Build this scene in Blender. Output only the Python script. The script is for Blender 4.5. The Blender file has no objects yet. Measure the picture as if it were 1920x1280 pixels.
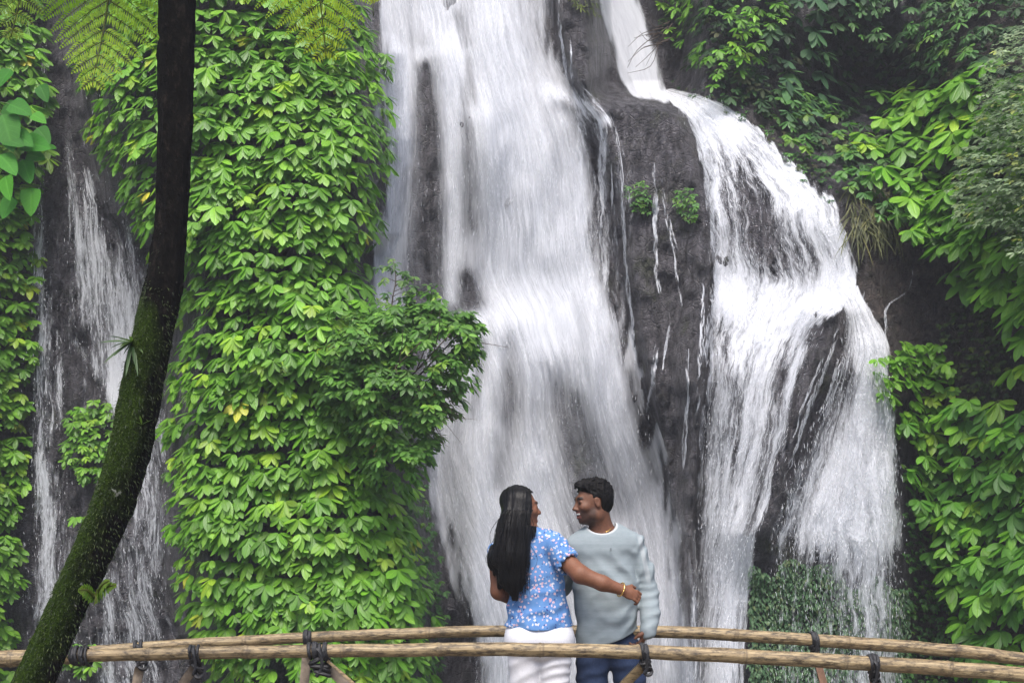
import bpy, math
import numpy as np
from mathutils import Vector, Matrix

# ---------------------------------------------------------------- camera, sky, sun, exposure
SC = bpy.context.scene
F, HY, CZ = 2200.0, 1020.0, 2.6          # focal length in photo pixels, horizon row, camera height
cam = bpy.data.cameras.new("camera")
cam.sensor_width = 36.0
cam.lens = F / 1920.0 * 36.0
cam.shift_y = (HY - 640.0) / 1920.0
cam.clip_end = 1500.0
cam_o = bpy.data.objects.new("camera", cam)
SC.collection.objects.link(cam_o)
cam_o.location = (0, 0, CZ)
cam_o.rotation_euler = (math.radians(90), 0, 0)
SC.camera = cam_o

SUN_EL, SUN_ROT = math.radians(60), math.radians(186)
world = bpy.data.worlds.new("World")
SC.world = world
world.use_nodes = True
wn = world.node_tree
bg = wn.nodes["Background"]
sky = wn.nodes.new("ShaderNodeTexSky")
sky.sky_type = 'NISHITA'
sky.sun_disc = False
sky.sun_elevation = SUN_EL
sky.sun_rotation = SUN_ROT
sky.air_density = 0.8
sky.dust_density = 3.5
sky.ozone_density = 0.6
wn.links.new(sky.outputs[0], bg.inputs[0])
bg.inputs[1].default_value = 0.115

sl = bpy.data.lights.new("sun", 'SUN')
sl.energy = 1.7
sl.angle = math.radians(35)
sl.color = (1.0, 0.97, 0.93)
so = bpy.data.objects.new("sun", sl)
SC.collection.objects.link(so)
sdir = Vector((math.sin(SUN_ROT) * math.cos(SUN_EL), math.cos(SUN_ROT) * math.cos(SUN_EL), math.sin(SUN_EL)))
so.rotation_euler = sdir.to_track_quat('Z', 'Y').to_euler()
so.location = (0, -5, 30)

SC.view_settings.view_transform = 'Standard'
SC.view_settings.look = 'None'
SC.view_settings.exposure = 1.3
SC.view_settings.gamma = 1.0
SC.cycles.use_denoising = True
SC.cycles.max_bounces = 8
SC.cycles.transparent_max_bounces = 24
SC.cycles.use_adaptive_sampling = True

# ---------------------------------------------------------------- small helpers
rng = np.random.default_rng(11)


def P(px, py, d):
    """World point that the photograph shows at pixel (px, py), at distance d."""
    px, py, d = np.broadcast_arrays(np.asarray(px, float), np.asarray(py, float), np.asarray(d, float))
    return np.stack([(px - 960) * d / F, d, CZ + (HY - py) * d / F], -1)


def sm(a, b, x):
    t = np.clip((np.asarray(x, float) - a) / (b - a), 0, 1)
    return t * t * (3 - 2 * t)


def _hash(i, j, k, seed):
    h = (i.astype(np.int64) * 374761393 + j.astype(np.int64) * 668265263 + k.astype(np.int64) * 2147483647 + seed * 974711) & 0xffffffff
    h = ((h ^ (h >> 13)) * 1274126177) & 0xffffffff
    h = h ^ (h >> 16)
    return (h & 0xffff) / 65535.0


def vnoise(x, y, z=0.0, seed=0):
    x, y, z = np.broadcast_arrays(np.asarray(x, float), np.asarray(y, float), np.asarray(z, float))
    xi, yi, zi = np.floor(x), np.floor(y), np.floor(z)
    fx, fy, fz = x - xi, y - yi, z - zi
    fx, fy, fz = [t * t * (3 - 2 * t) for t in (fx, fy, fz)]
    out = 0
    for a in (0, 1):
        for b in (0, 1):
            for c in (0, 1):
                w = (fx if a else 1 - fx) * (fy if b else 1 - fy) * (fz if c else 1 - fz)
                out = out + w * _hash(xi + a, yi + b, zi + c, seed)
    return out


def fbm(x, y, z=0.0, octv=4, seed=0, gain=0.5):
    s, a, t = 0, 1.0, 0
    for o in range(octv):
        s = s + a * vnoise(np.asarray(x) * 2 ** o, np.asarray(y) * 2 ** o, np.asarray(z) * 2 ** o, seed + o)
        t += a
        a *= gain
    return s / t


def unit(v):
    return v / np.maximum(np.linalg.norm(v, axis=-1, keepdims=True), 1e-9)


class MB:
    """Collects verts, quads, uv, colour, then links them as ONE mesh object."""

    def __init__(s):
        s.v, s.f, s.uv, s.c, s.a, s.n = [], [], [], [], [], 0

    def add(s, v, f, uv=None, col=None, att=None):
        v = np.asarray(v, float).reshape(-1, 3)
        f = np.asarray(f, int)
        m = len(v)
        s.v.append(v)
        s.f.append(f + s.n)
        s.uv.append(np.zeros((m, 2)) if uv is None else np.asarray(uv, float).reshape(-1, 2))
        s.c.append(np.ones((m, 3)) * 0.5 if col is None else np.broadcast_to(np.asarray(col, float), (m, 3)))
        s.a.append(np.zeros(m) if att is None else np.broadcast_to(np.asarray(att, float), (m,)))
        s.n += m

    def build(s, name, mat, parent=None, smooth=True):
        v = np.concatenate(s.v)
        loc = wloc(parent)
        v = v - loc
        me = bpy.data.meshes.new(name)
        me.vertices.add(len(v))
        me.vertices.foreach_set("co", v.astype(np.float32).ravel())
        quads = [f for f in s.f if f.ndim == 2 and f.shape[1] == 4 and len(f)]
        tris = [f for f in s.f if f.ndim == 2 and f.shape[1] == 3 and len(f)]
        lp, st = [], []
        n0 = 0
        for grp, k in ((quads, 4), (tris, 3)):
            for f in grp:
                lp.append(f.ravel())
                st.append(n0 + np.arange(len(f)) * k)
                n0 += f.size
        lp = np.concatenate(lp).astype(np.int32)
        st = np.concatenate(st).astype(np.int32)
        me.loops.add(len(lp))
        me.loops.foreach_set("vertex_index", lp)
        me.polygons.add(len(st))
        me.polygons.foreach_set("loop_start", st)
        me.update(calc_edges=True)
        me.validate()
        uv = np.concatenate(s.uv)
        ul = me.uv_layers.new(name="UVMap")
        li = np.zeros(len(me.loops), np.int32)
        me.loops.foreach_get("vertex_index", li)
        ul.data.foreach_set("uv", uv[li].astype(np.float32).ravel())
        ca = me.color_attributes.new("tint", 'FLOAT_COLOR', 'POINT')
        c = np.concatenate(s.c)
        ca.data.foreach_set("color", np.concatenate([c, np.ones((len(c), 1))], 1).astype(np.float32).ravel())
        aa = me.attributes.new("amount", 'FLOAT', 'POINT')
        aa.data.foreach_set("value", np.concatenate(s.a).astype(np.float32))
        if smooth:
            me.polygons.foreach_set("use_smooth", np.ones(len(me.polygons), bool))
        me.materials.append(mat)
        o = bpy.data.objects.new(name, me)
        SC.collection.objects.link(o)
        if parent is not None:
            o.parent = parent
        return o


def wloc(o):
    t = np.zeros(3)
    while o is not None:
        t = t + np.array(o.location)
        o = o.parent
    return t


def tag(o, label=None, cat=None, group=None, kind=None):
    if label:
        o['label'] = label
    if cat:
        o['category'] = cat
    if group:
        o['group'] = group
    if kind:
        o['kind'] = kind
    return o


def thing(name, label, cat, loc, group=None):
    o = bpy.data.objects.new(name, None)
    SC.collection.objects.link(o)
    o.location = tuple(float(x) for x in loc)
    o.empty_display_size = 0.1
    return tag(o, label, cat, group)


def grid_faces(nu, nv, base=0):
    i = np.arange(nv - 1)[:, None] * nu + np.arange(nu - 1)[None, :]
    i = i.ravel() + base
    return np.stack([i, i + nu, i + nu + 1, i + 1], 1)


def tube(pts, rad, sides=10, uvlen=None, squash=None):
    """Swept tube; returns v, f, uv (u round, v metres along)."""
    pts = np.asarray(pts, float)
    n = len(pts)
    rad = np.broadcast_to(np.asarray(rad, float), (n,))
    t = unit(np.gradient(pts, axis=0))
    ref = np.array([0, 0, 1.0]) if abs(t[:, 2]).mean() < 0.8 else np.array([0, 1.0, 0])
    a = unit(np.cross(t, ref))
    b = np.cross(a, t)
    th = np.linspace(0, 2 * np.pi, sides + 1)
    ring = a[:, None, :] * np.cos(th)[None, :, None] + b[:, None, :] * np.sin(th)[None, :, None]
    v = pts[:, None, :] + ring * rad[:, None, None]
    L = np.concatenate([[0], np.cumsum(np.linalg.norm(np.diff(pts, axis=0), axis=1))])
    uv = np.stack(np.broadcast_arrays(th[None, :] / (2 * np.pi), L[:, None]), -1)
    f = grid_faces(sides + 1, n)
    v = v.reshape(-1, 3)
    # caps
    c0, c1 = len(v), len(v) + 1
    v = np.concatenate([v, pts[:1], pts[-1:]])
    uv = np.concatenate([uv.reshape(-1, 2), [[0, 0], [0, L[-1]]]])
    k = np.arange(sides)
    cap0 = np.stack([np.full(sides, c0), k, k + 1], 1)
    e = (n - 1) * (sides + 1)
    cap1 = np.stack([np.full(sides, c1), e + k + 1, e + k], 1)
    return v, f, uv, cap0, cap1


def add_tube(mb, pts, rad, sides=10, col=None):
    v, f, uv, c0, c1 = tube(pts, rad, sides)
    n0 = mb.n
    mb.add(v, f, uv, col)
    mb.f.append(c0 + n0)
    mb.f.append(c1 + n0)


def spline(pts, n):
    """Catmull-Rom through pts (any dimension), n samples."""
    p = np.asarray(pts, float)
    if len(p) == 2:
        return p[0] + (p[1] - p[0]) * np.linspace(0, 1, n)[:, None]
    q = np.concatenate([[2 * p[0] - p[1]], p, [2 * p[-1] - p[-2]]])
    t = np.linspace(0, len(p) - 1 - 1e-9, n)
    i = t.astype(int)
    u = (t - i)[:, None]
    a, b, c, d = q[i], q[i + 1], q[i + 2], q[i + 3]
    return 0.5 * (2 * b + (c - a) * u + (2 * a - 5 * b + 4 * c - d) * u ** 2 + (3 * b - a - 3 * c + d) * u ** 3)


# ---------------------------------------------------------------- node material helpers
class NT:
    def __init__(s, name):
        s.m = bpy.data.materials.new(name)
        s.m.use_nodes = True
        s.t = s.m.node_tree
        s.t.nodes.clear()
        s.out = s.t.nodes.new("ShaderNodeOutputMaterial")

    def n(s, typ, ins=None, **props):
        nd = s.t.nodes.new("ShaderNode" + typ)
        for k, v in props.items():
            setattr(nd, k, v)
        for k, v in (ins or {}).items():
            sock = nd.inputs[k]
            if isinstance(v, bpy.types.NodeSocket):
                s.t.links.new(v, sock)
            else:
                if sock.type == 'RGBA' and len(v) == 3:
                    v = (*v, 1)
                sock.default_value = v
        return nd

    def math(s, op, a, b=0.0, c=None, clamp=False):
        ins = {0: a, 1: b}
        if c is not None:
            ins[2] = c
        return s.n("Math", ins, operation=op, use_clamp=clamp).outputs[0]

    def noise(s, vec, scale, detail=3.0, rough=0.55, dist=0.0):
        return s.n("TexNoise", {"Vector": vec, "Scale": scale, "Detail": detail, "Roughness": rough, "Distortion": dist}).outputs["Fac"]

    def ramp(s, fac, stops):
        r = s.n("ValToRGB", {0: fac})
        e = r.color_ramp.elements
        while len(e) < len(stops):
            e.new(0.5)
        for i, (p, c) in enumerate(stops):
            e[i].position = p
            e[i].color = (*c, 1) if len(c) == 3 else c
        return r.outputs[0]

    def mix(s, fac, a, b, typ='MIX'):
        nd = s.n("Mix", data_type='RGBA', blend_type=typ)
        for i, v in ((0, fac), (6, a), (7, b)):
            if isinstance(v, bpy.types.NodeSocket):
                s.t.links.new(v, nd.inputs[i])
            else:
                nd.inputs[i].default_value = (*v, 1) if i and len(v) == 3 else v
        return nd.outputs[2]

    def maprange(s, v, a, b, c=0.0, d=1.0, smooth=False):
        return s.n("MapRange", {0: v, 1: a, 2: b, 3: c, 4: d}, interpolation_type='SMOOTHSTEP' if smooth else 'LINEAR').outputs[0]

    def mapping(s, vec, scale):
        return s.n("Mapping", {"Vector": vec, "Scale": scale}).outputs[0]

    def bump(s, h, strength=0.5, dist=0.02):
        return s.n("Bump", {"Height": h, "Strength": strength, "Distance": dist}).outputs[0]

    def finish(s, shader):
        s.t.links.new(shader, s.out.inputs[0])
        return s.m

    def principled(s, col, rough=0.6, normal=None, spec=0.5, **kw):
        ins = {"Base Color": col, "Roughness": rough, "Specular IOR Level": spec}
        if normal is not None:
            ins["Normal"] = normal
        ins.update(kw)
        return s.n("BsdfPrincipled", ins).outputs[0]


def mat_rock():
    t = NT("wet_basalt")
    co = t.n("TexCoord").outputs["Object"]
    big = t.noise(co, 0.9, 5, 0.6)
    fine = t.noise(t.mapping(co, (1.3, 1, 0.42)), 8.0, 8, 0.72)
    tiny = t.noise(co, 34.0, 5, 0.7)
    vor = t.n("TexVoronoi", {"Vector": t.mapping(co, (1, 1, 1.5)), "Scale": 5.5, "Randomness": 1.0}, feature='DISTANCE_TO_EDGE').outputs["Distance"]
    crack = t.maprange(vor, 0.0, 0.05, 0.0, 1.0)
    col = t.ramp(fine, [(0.34, (0.022, 0.021, 0.025)), (0.48, (0.085, 0.080, 0.090)), (0.66, (0.19, 0.18, 0.198))])
    col = t.mix(t.maprange(big, 0.45, 0.65, 0, .5), col, (0.035, 0.033, 0.04))
    brown = t.n("Attribute", attribute_name="amount").outputs["Fac"]
    dirt = t.ramp(t.noise(co, 9.0, 6, 0.7), [(0.35, (0.030, 0.026, 0.025)), (0.55, (0.085, 0.070, 0.064)), (0.7, (0.17, 0.14, 0.12))])
    col = t.mix(brown, col, dirt)
    mossn = t.maprange(t.math('ADD', t.noise(co, 1.7, 6, 0.65), t.math('MULTIPLY', tiny, 0.25)), 0.70, 0.80)
    col = t.mix(t.math('MULTIPLY', mossn, 0.55), col, (0.045, 0.06, 0.015))
    h = t.math('ADD', t.math('MULTIPLY', fine, 1.0), t.math('MULTIPLY', tiny, 0.35))
    v2 = t.n('TexVoronoi', {'Vector': t.mapping(co, (1, 1, .6)), 'Scale': 13.0, 'Randomness': 1.0}, feature='DISTANCE_TO_EDGE').outputs['Distance']
    ck2 = t.math('MULTIPLY', t.maprange(v2, 0.0, 0.04), t.maprange(fine, .62, .5, 0.0, 1.0))
    h = t.math('ADD', h, t.math('ADD', t.math('MULTIPLY', crack, 0.16), t.math('MULTIPLY', ck2, .1)))
    rough = t.maprange(big, 0.35, 0.7, 0.3, 0.62)
    return t.finish(t.principled(col, rough, t.bump(h, 1.0, 0.26), 0.5))


def mat_leaf(name, rough=0.42, vein=0.35, trans=0.28, spec=0.4):
    t = NT(name)
    c = t.n("Attribute", attribute_name="tint").outputs["Color"]
    uv = t.n("UVMap", uv_map="UVMap").outputs[0]
    sx = t.n("SeparateXYZ", {0: uv})
    across = t.math('ABSOLUTE', t.math('SUBTRACT', sx.outputs[0], 0.5))
    rib = t.maprange(across, 0.0, 0.09, 1.0, 0.0)
    side = t.math('SINE', t.math('MULTIPLY', t.math('SUBTRACT', sx.outputs[1], t.math('MULTIPLY', across, 0.5)), 48.0))
    side = t.maprange(side, 0.75, 1.0)
    ribs = t.math('MAXIMUM', rib, t.math('MULTIPLY', side, 0.45))
    co = t.n("TexCoord").outputs["Object"]
    blot = t.noise(co, 9.0, 4, 0.6)
    c2 = t.mix(t.maprange(blot, 0.3, 0.7, 0.0, 0.35), c, t.mix(1.0, c, (0.5, 0.62, 0.4), 'MULTIPLY'))
    pale = t.mix(1.0, c2, (2.0, 1.55, 2.2), 'MULTIPLY')
    col = t.mix(t.math('MULTIPLY', ribs, vein), c2, pale)
    bmp = t.bump(t.math('SUBTRACT', 1.0, ribs), 0.35, 0.01)
    pr = t.principled(col, rough, bmp, spec)
    tr = t.n("BsdfTranslucent", {"Color": t.mix(1.0, col, (1.25, 1.5, 0.5), 'MULTIPLY')}).outputs[0]
    return t.finish(t.n("MixShader", {0: trans, 1: pr, 2: tr}).outputs[0])


def mat_plain(name, col, rough=0.7, scale=30.0, var=0.35, bump=0.3, spec=0.4, dist=0.01):
    t = NT(name)
    co = t.n("TexCoord").outputs["Object"]
    nz = t.noise(co, scale, 5, 0.65)
    c = t.mix(t.maprange(nz, 0.3, 0.7), tuple(x * (1 - var) for x in col), tuple(min(1, x * (1 + var)) for x in col))
    return t.finish(t.principled(c, rough, t.bump(nz, bump, dist), spec))


def mat_tint(name, rough=0.55, scale=40.0, bump=0.15, spec=0.4, dist=0.006, sss=0.0):
    t = NT(name)
    co = t.n("TexCoord").outputs["Object"]
    nz = t.noise(co, scale, 5, 0.65)
    c = t.n("Attribute", attribute_name="tint").outputs["Color"]
    c = t.mix(t.maprange(nz, 0.3, 0.7), t.mix(1.0, c, (0.82, 0.82, 0.82), 'MULTIPLY'), t.mix(1.0, c, (1.15, 1.15, 1.15), 'MULTIPLY'))
    return t.finish(t.principled(c, rough, t.bump(nz, bump, dist), spec))


def mat_water(name, su, sv, contrast, lo, hi, amax=1.0, trans=0.35, wob=0.03):
    """Falling white water: coverage follows the amount attribute plus strands running along the flow (uv in metres)."""
    t = NT(name)
    uv = t.n("UVMap", uv_map="UVMap").outputs[0]
    dens = t.n("Attribute", attribute_name="amount").outputs["Fac"]
    w = t.n("TexNoise", {"Vector": t.mapping(uv, (1.2, 0.9, 1)), "Scale": 1.6, "Detail": 3.0}).outputs["Color"]
    uvw = t.n("VectorMath", {0: uv, 1: t.n("VectorMath", {0: t.n("VectorMath", {0: w, 1: (0.5, 0.5, 0.5)}, operation='SUBTRACT').outputs[0], 1: (wob * 8, wob * 8, 0)}, operation='MULTIPLY').outputs[0]}, operation='ADD').outputs[0]
    n1 = t.noise(t.mapping(uvw, (su, sv, 1)), 1.0, 3, 0.6)
    n2 = t.noise(t.mapping(uvw, (su * 3.4, sv * 4.5, 1)), 1.0, 4, 0.65, 0.6)
    n3 = t.noise(t.mapping(uvw, (su * 7, sv * 11, 1)), 1.0, 3, 0.7, 0.8)
    s = t.math('ADD', t.math('MULTIPLY', n1, 0.42), t.math('ADD', t.math('MULTIPLY', n2, 0.33), t.math('MULTIPLY', n3, 0.25)))
    x = t.math('ADD', dens, t.math('MULTIPLY', t.math('SUBTRACT', s, 0.5), contrast))
    al = t.maprange(x, lo, hi, 0.0, amax, True)
    al = t.math('MULTIPLY', al, t.maprange(dens, 0.02, 0.12))
    col = t.ramp(s, [(0.35, (0.60, 0.62, 0.67)), (0.62, (0.82, 0.84, 0.885))])
    nb = t.bump(s, 0.35, 0.05)
    df = t.n("BsdfDiffuse", {"Color": col, "Normal": nb}).outputs[0]
    tl = t.n("BsdfTranslucent", {"Color": (0.78, 0.79, 0.82)}).outputs[0]
    sh = t.n("MixShader", {0: trans, 1: df, 2: tl}).outputs[0]
    tp = t.n("BsdfTransparent").outputs[0]
    return t.finish(t.n("MixShader", {0: al, 1: tp, 2: sh}).outputs[0])
# ---------------------------------------------------------------- the cliff: real relief, metres of depth per direction
VY = [-900, -100, 0, 60, 100, 200, 260, 380, 440, 480, 520, 580, 700, 800, 900, 1000, 1100, 1200, 1280, 1700]
VR = [560, 660, 688, 705, 732, 736, 748, 738, 728, 690, 705, 738, 790, 800, 795, 812, 826, 826, 818, 800]
LY = [-900, 0, 60, 100, 200, 300, 400, 450, 500, 600, 700, 800, 900, 1000, 1100, 1190, 1240, 1280, 1700]
VL = [140, 145, 160, 140, 155, 190, 215, 270, 330, 330, 312, 304, 310, 316, 332, 350, 395, 410, 420]


def Dbase(px, py):
    px, py = np.broadcast_arrays(np.asarray(px, float), np.asarray(py, float))
    d = 15.2 + 1.2 * sm(450, -700, py)
    d = d - 2.0 * sm(120, -320, px)                      # left wall of the gorge
    d = d - 2.7 * sm(1520, 2200, px) * sm(-300, 420, py)  # right wall
    d = d - 0.7 * sm(1650, 2200, px)
    d = d + 1.2 * np.exp(-(((px - 1640) / 130) ** 2 + ((py - 150) / 95) ** 2))  # dark hollow
    L, R = np.interp(py, LY, VL), np.interp(py, VY, VR)
    c, h = (L + R) / 2, (R - L) / 2
    t = np.abs(px - c) / h
    d = d - 2.0 * sm(1.12, 0.72, t) - 0.5 * sm(0.9, 0.2, t)     # pillar under the big vine
    rl = np.interp(py, [-100, 0, 100, 200, 300, 400, 600, 800, 1000, 1200, 1700], [1030, 1040, 1060, 1100, 1140, 1160, 1195, 1235, 1270, 1288, 1300])
    rr = np.interp(py, [-100, 0, 100, 180, 220, 300, 500, 700, 900, 1000, 1700], [1105, 1122, 1148, 1185, 1285, 1318, 1330, 1320, 1305, 1296, 1300])
    rw = np.maximum(rr - rl, 30)
    tt = np.abs(px - (rl + rr) / 2) / (rw / 2)
    d = d - 0.75 * sm(1.35, 0.75, tt)                    # rib between the falls
    d = d + 1.5 * sm(1095, 1150, px) * sm(210, 150, py) * sm(1330, 1260, px)    # slot of the upper chute
    d = d - 0.9 * sm(190, 430, py) * sm(1240, 1380, px) * sm(1760, 1600, px)    # apron under the right fall
    d = d - 0.55 * sm(510, 720, py) * sm(1240, 1330, px) * sm(1760, 1660, px)
    ex = np.interp(py, [560, 620, 700, 800, 900, 1000], [1560, 1545, 1520, 1488, 1455, 1425])
    d = d - 0.55 * np.exp(-((px - ex) / 42) ** 2) * sm(555, 590, py) * sm(1120, 980, py)   # black fin of rock
    d = d - 0.42 * sm(500, 760, py) * sm(815, 900, px) * sm(1240, 1140, px)       # ledge of the main fall
    for cx, cy, sx, sy, a in ((905, 225, 40, 30, .45), (835, 105, 35, 28, .35), (930, 95, 60, 40, .35), (875, 525, 30, 30, .3), (960, 612, 50, 25, .3), (1110, 590, 30, 35, .35), (1050, 200, 60, 40, .3)):
        d = d - .62 * a * np.exp(-((px - cx) / sx) ** 2) * np.where(py < cy, np.exp(-((py - cy) / (2.2 * sy)) ** 2), np.exp(-((py - cy) / (sy * 5)) ** 2))
    d = d + 0.5 * (fbm(px / 240 + 5, py / 320, 0, 2, 3) - 0.5)
    return d


def Dcliff(px, py):
    n = fbm(px / 95, py / 120, 0.3, 3, 21) - 0.5
    n2 = np.abs(fbm(px / 34, py / 42, 0.7, 4, 33, 0.6) - 0.5)
    n3 = np.abs(fbm(px / 17, py / 60, 0.2, 3, 44, 0.6) - 0.5)
    step = vnoise(px / 26 + 2 * n, py / 34 + 2 * n, 0, 57)
    step = np.round(step * 4) / 4 - 0.5
    return Dbase(px, py) + 0.40 * n - 0.28 * (n2 - 0.1) - 0.22 * (n3 - .1) + 0.10 * step


def axis(lo, a, b, hi, fine, coarse):
    return np.concatenate([np.arange(lo, a, coarse), np.arange(a, b, fine), np.arange(b, hi + 1, coarse)])


ROCK = mat_rock()
gx, gy = axis(-1500, -60, 1980, 3400, 5, 40), axis(-1400, -60, 1320, 1760, 5, 40)
PX, PY = np.meshgrid(gx, gy)
mb = MB()
cb = np.clip(sm(1540, 1640, PX) * sm(300, 420, PY) * sm(900, 760, PY) + sm(1250, 1330, PX) * sm(330, 200, PY) * sm(140, 230, PY + (PX - 1250) * -0.2), 0, 1)
cb = np.maximum(cb, sm(1690, 1730, PX))
mb.add(P(PX, PY, Dcliff(PX, PY)), grid_faces(len(gx), len(gy))[:, ::-1], np.stack([PX, PY], -1) / 157, None, cb.ravel())
tag(mb.build("cliff", ROCK), kind='structure')

# ground sheet and the pool (both below the frame)
g = np.linspace(-1, 1, 121)
gxx, gyy = np.meshgrid(np.sign(g) * np.abs(g) ** 2.2 * 300, np.sign(g) * np.abs(g) ** 2.2 * 300)
gz = 0.35 * (fbm(gxx / 3, gyy / 3, 0, 4, 5) - 0.5) - 0.25 - 1.0 * sm(7.2, 9.5, gyy)
mb = MB()
mb.add(np.stack([gxx, gyy, gz], -1), grid_faces(121, 121))
tag(mb.build("ground", mat_plain("damp_earth", (0.06, 0.05, 0.04), 0.8, 3.0, 0.5, 0.6)), kind='structure')
t = NT("pool_water")
co = t.n("TexCoord").outputs["Object"]
pool_m = t.finish(t.principled((0.05, 0.075, 0.07), 0.12, t.bump(t.noise(co, 4.0, 4, 0.6), 0.5, 0.1)))
mb = MB()
xs, ys = np.meshgrid(np.linspace(-9, 9, 40), np.linspace(7.6, 17, 24))
mb.add(np.stack([xs, ys, np.full(xs.shape, -0.62)], -1), grid_faces(40, 24))
tag(mb.build("pool_water", pool_m), kind='structure')

# ---------------------------------------------------------------- falling water
def strokes(px, py, lst):
    """Sum of soft brush lines; each is (amp, [(x, y, sigma), ...])."""
    out = np.zeros(np.shape(px))
    for amp, pts in lst:
        best = np.zeros(np.shape(px))
        for (x0, y0, s0), (x1, y1, s1) in zip(pts[:-1], pts[1:]):
            dx, dy = x1 - x0, y1 - y0
            tt = np.clip(((px - x0) * dx + (py - y0) * dy) / (dx * dx + dy * dy + 1e-9), 0, 1)
            q = ((px - x0 - tt * dx) ** 2 + (py - y0 - tt * dy) ** 2) / (2 * (s0 + (s1 - s0) * tt) ** 2)
            best = np.maximum(best, np.exp(-q))
        out = out + amp * best
    return out


def water_strip(mb, left, right, base, lst, off, nu=90, nv=220, edge=0.12, seed=1, vfade=(0.0, 0.0), uoff=0.0, relief=0.12):
    l, r = spline(left, nv), spline(right, nv)
    u = np.linspace(0, 1, nu)
    px = l[:, None, 0] + (r[:, None, 0] - l[:, None, 0]) * u
    py = l[:, None, 1] + (r[:, None, 1] - l[:, None, 1]) * u
    wig = (fbm(px / 60, py / 160, 0, 3, seed) - 0.5)
    d = Dbase(px, py) - off - relief * wig
    pos = P(px, py, d)
    mid = pos[:, nu // 2]
    vlen = np.concatenate([[0], np.cumsum(np.linalg.norm(np.diff(mid, axis=0), axis=1))])
    wid = np.linalg.norm(r - l, axis=1).mean() * 15 / F
    uv = np.stack(np.broadcast_arrays((u * wid + uoff)[None, :], vlen[:, None]), -1)
    un = u[None, :] + 0.22 * (fbm(px / 16, py / 90, 0, 3, seed + 50) - .5) * np.where(u < .5, 1, -1)[None, :]
    e = sm(0, edge, un) * sm(1, 1 - edge, un)
    vv = np.linspace(0, 1, nv)[:, None] + .06 * (fbm(px / 14, py / 30, 0, 2, seed + 60) - .5)
    if vfade[0]:
        e = e * sm(0, vfade[0], vv)
    if vfade[1]:
        e = e * sm(1, 1 - vfade[1], vv)
    dens = base + strokes(px, py, lst)
    dens = dens * e ** 0.8
    mb.add(pos, grid_faces(nu, nv)[:, ::-1], uv, None, np.clip(dens, 0, 1.4).ravel())
    return px, py, d, dens


def droplets(mb, polys_fn, n, box, lo=0.25, off=(0.1, 0.5), size=(0.01, 0.05), seed=3, wid=0.0045, slant=None):
    """Flying drops and broken threads of water, slim spindles of real size."""
    r = np.random.default_rng(seed)
    px = r.uniform(box[0], box[2], n * 6)
    py = r.uniform(box[1], box[3], n * 6)
    q = polys_fn(px, py)
    keep = r.random(n * 6) < q
    px, py = px[keep][:n], py[keep][:n]
    m = len(px)
    p = P(px, py, Dbase(px, py) - r.uniform(off[0], off[1], m))
    ln = size[0] + (size[1] - size[0]) * r.random(m) ** 2.5
    ax = np.stack([r.normal(0, 0.12, m), r.normal(0, 0.1, m), -np.ones(m)], 1)
    if slant is not None:
        ax[:, 0] += slant(px, py)
    ax = unit(ax) * ln[:, None]
    w = wid * r.uniform(0.5, 1.5, m)
    rg = np.array([[1, 0, 0], [-.5, .87, 0], [-.5, -.87, 0]])
    top = p - ax * .5
    bot = p + ax * .5
    midp = p[:, None, :] + ax[:, None, :] * 0.12 + rg[None] * w[:, None, None]
    v = np.concatenate([top[:, None], midp, bot[:, None]], 1)
    b = np.arange(m)[:, None] * 5
    f = np.concatenate([b + np.array([[0, 1, 2]]), b + [[0, 2, 3]], b + [[0, 3, 1]], b + [[4, 2, 1]], b + [[4, 3, 2]], b + [[4, 1, 3]]], 0)
    mb.add(v.reshape(-1, 3), f)


SOFT = mat_water("soft_falling_water", 9, 0.5, 1.0, 0.10, 1.0, 0.93, 0.35, 0.010)
CRISP = mat_water("broken_white_water", 13, 1.0, 2.8, 0.22, 0.95, 0.95, 0.3, 0.03)
THREAD = mat_water("water_threads", 45, 1.6, 3.0, 0.30, 0.80, 0.78, 0.3, 0.05)
t = NT("water_drops")
DROP = t.finish(t.n("MixShader", {0: 0.4, 1: t.n("BsdfDiffuse", {"Color": (0.88, 0.9, 0.94)}).outputs[0], 2: t.n("BsdfTranslucent", {"Color": (0.88, 0.9, 0.94)}).outputs[0]}).outputs[0])

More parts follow.
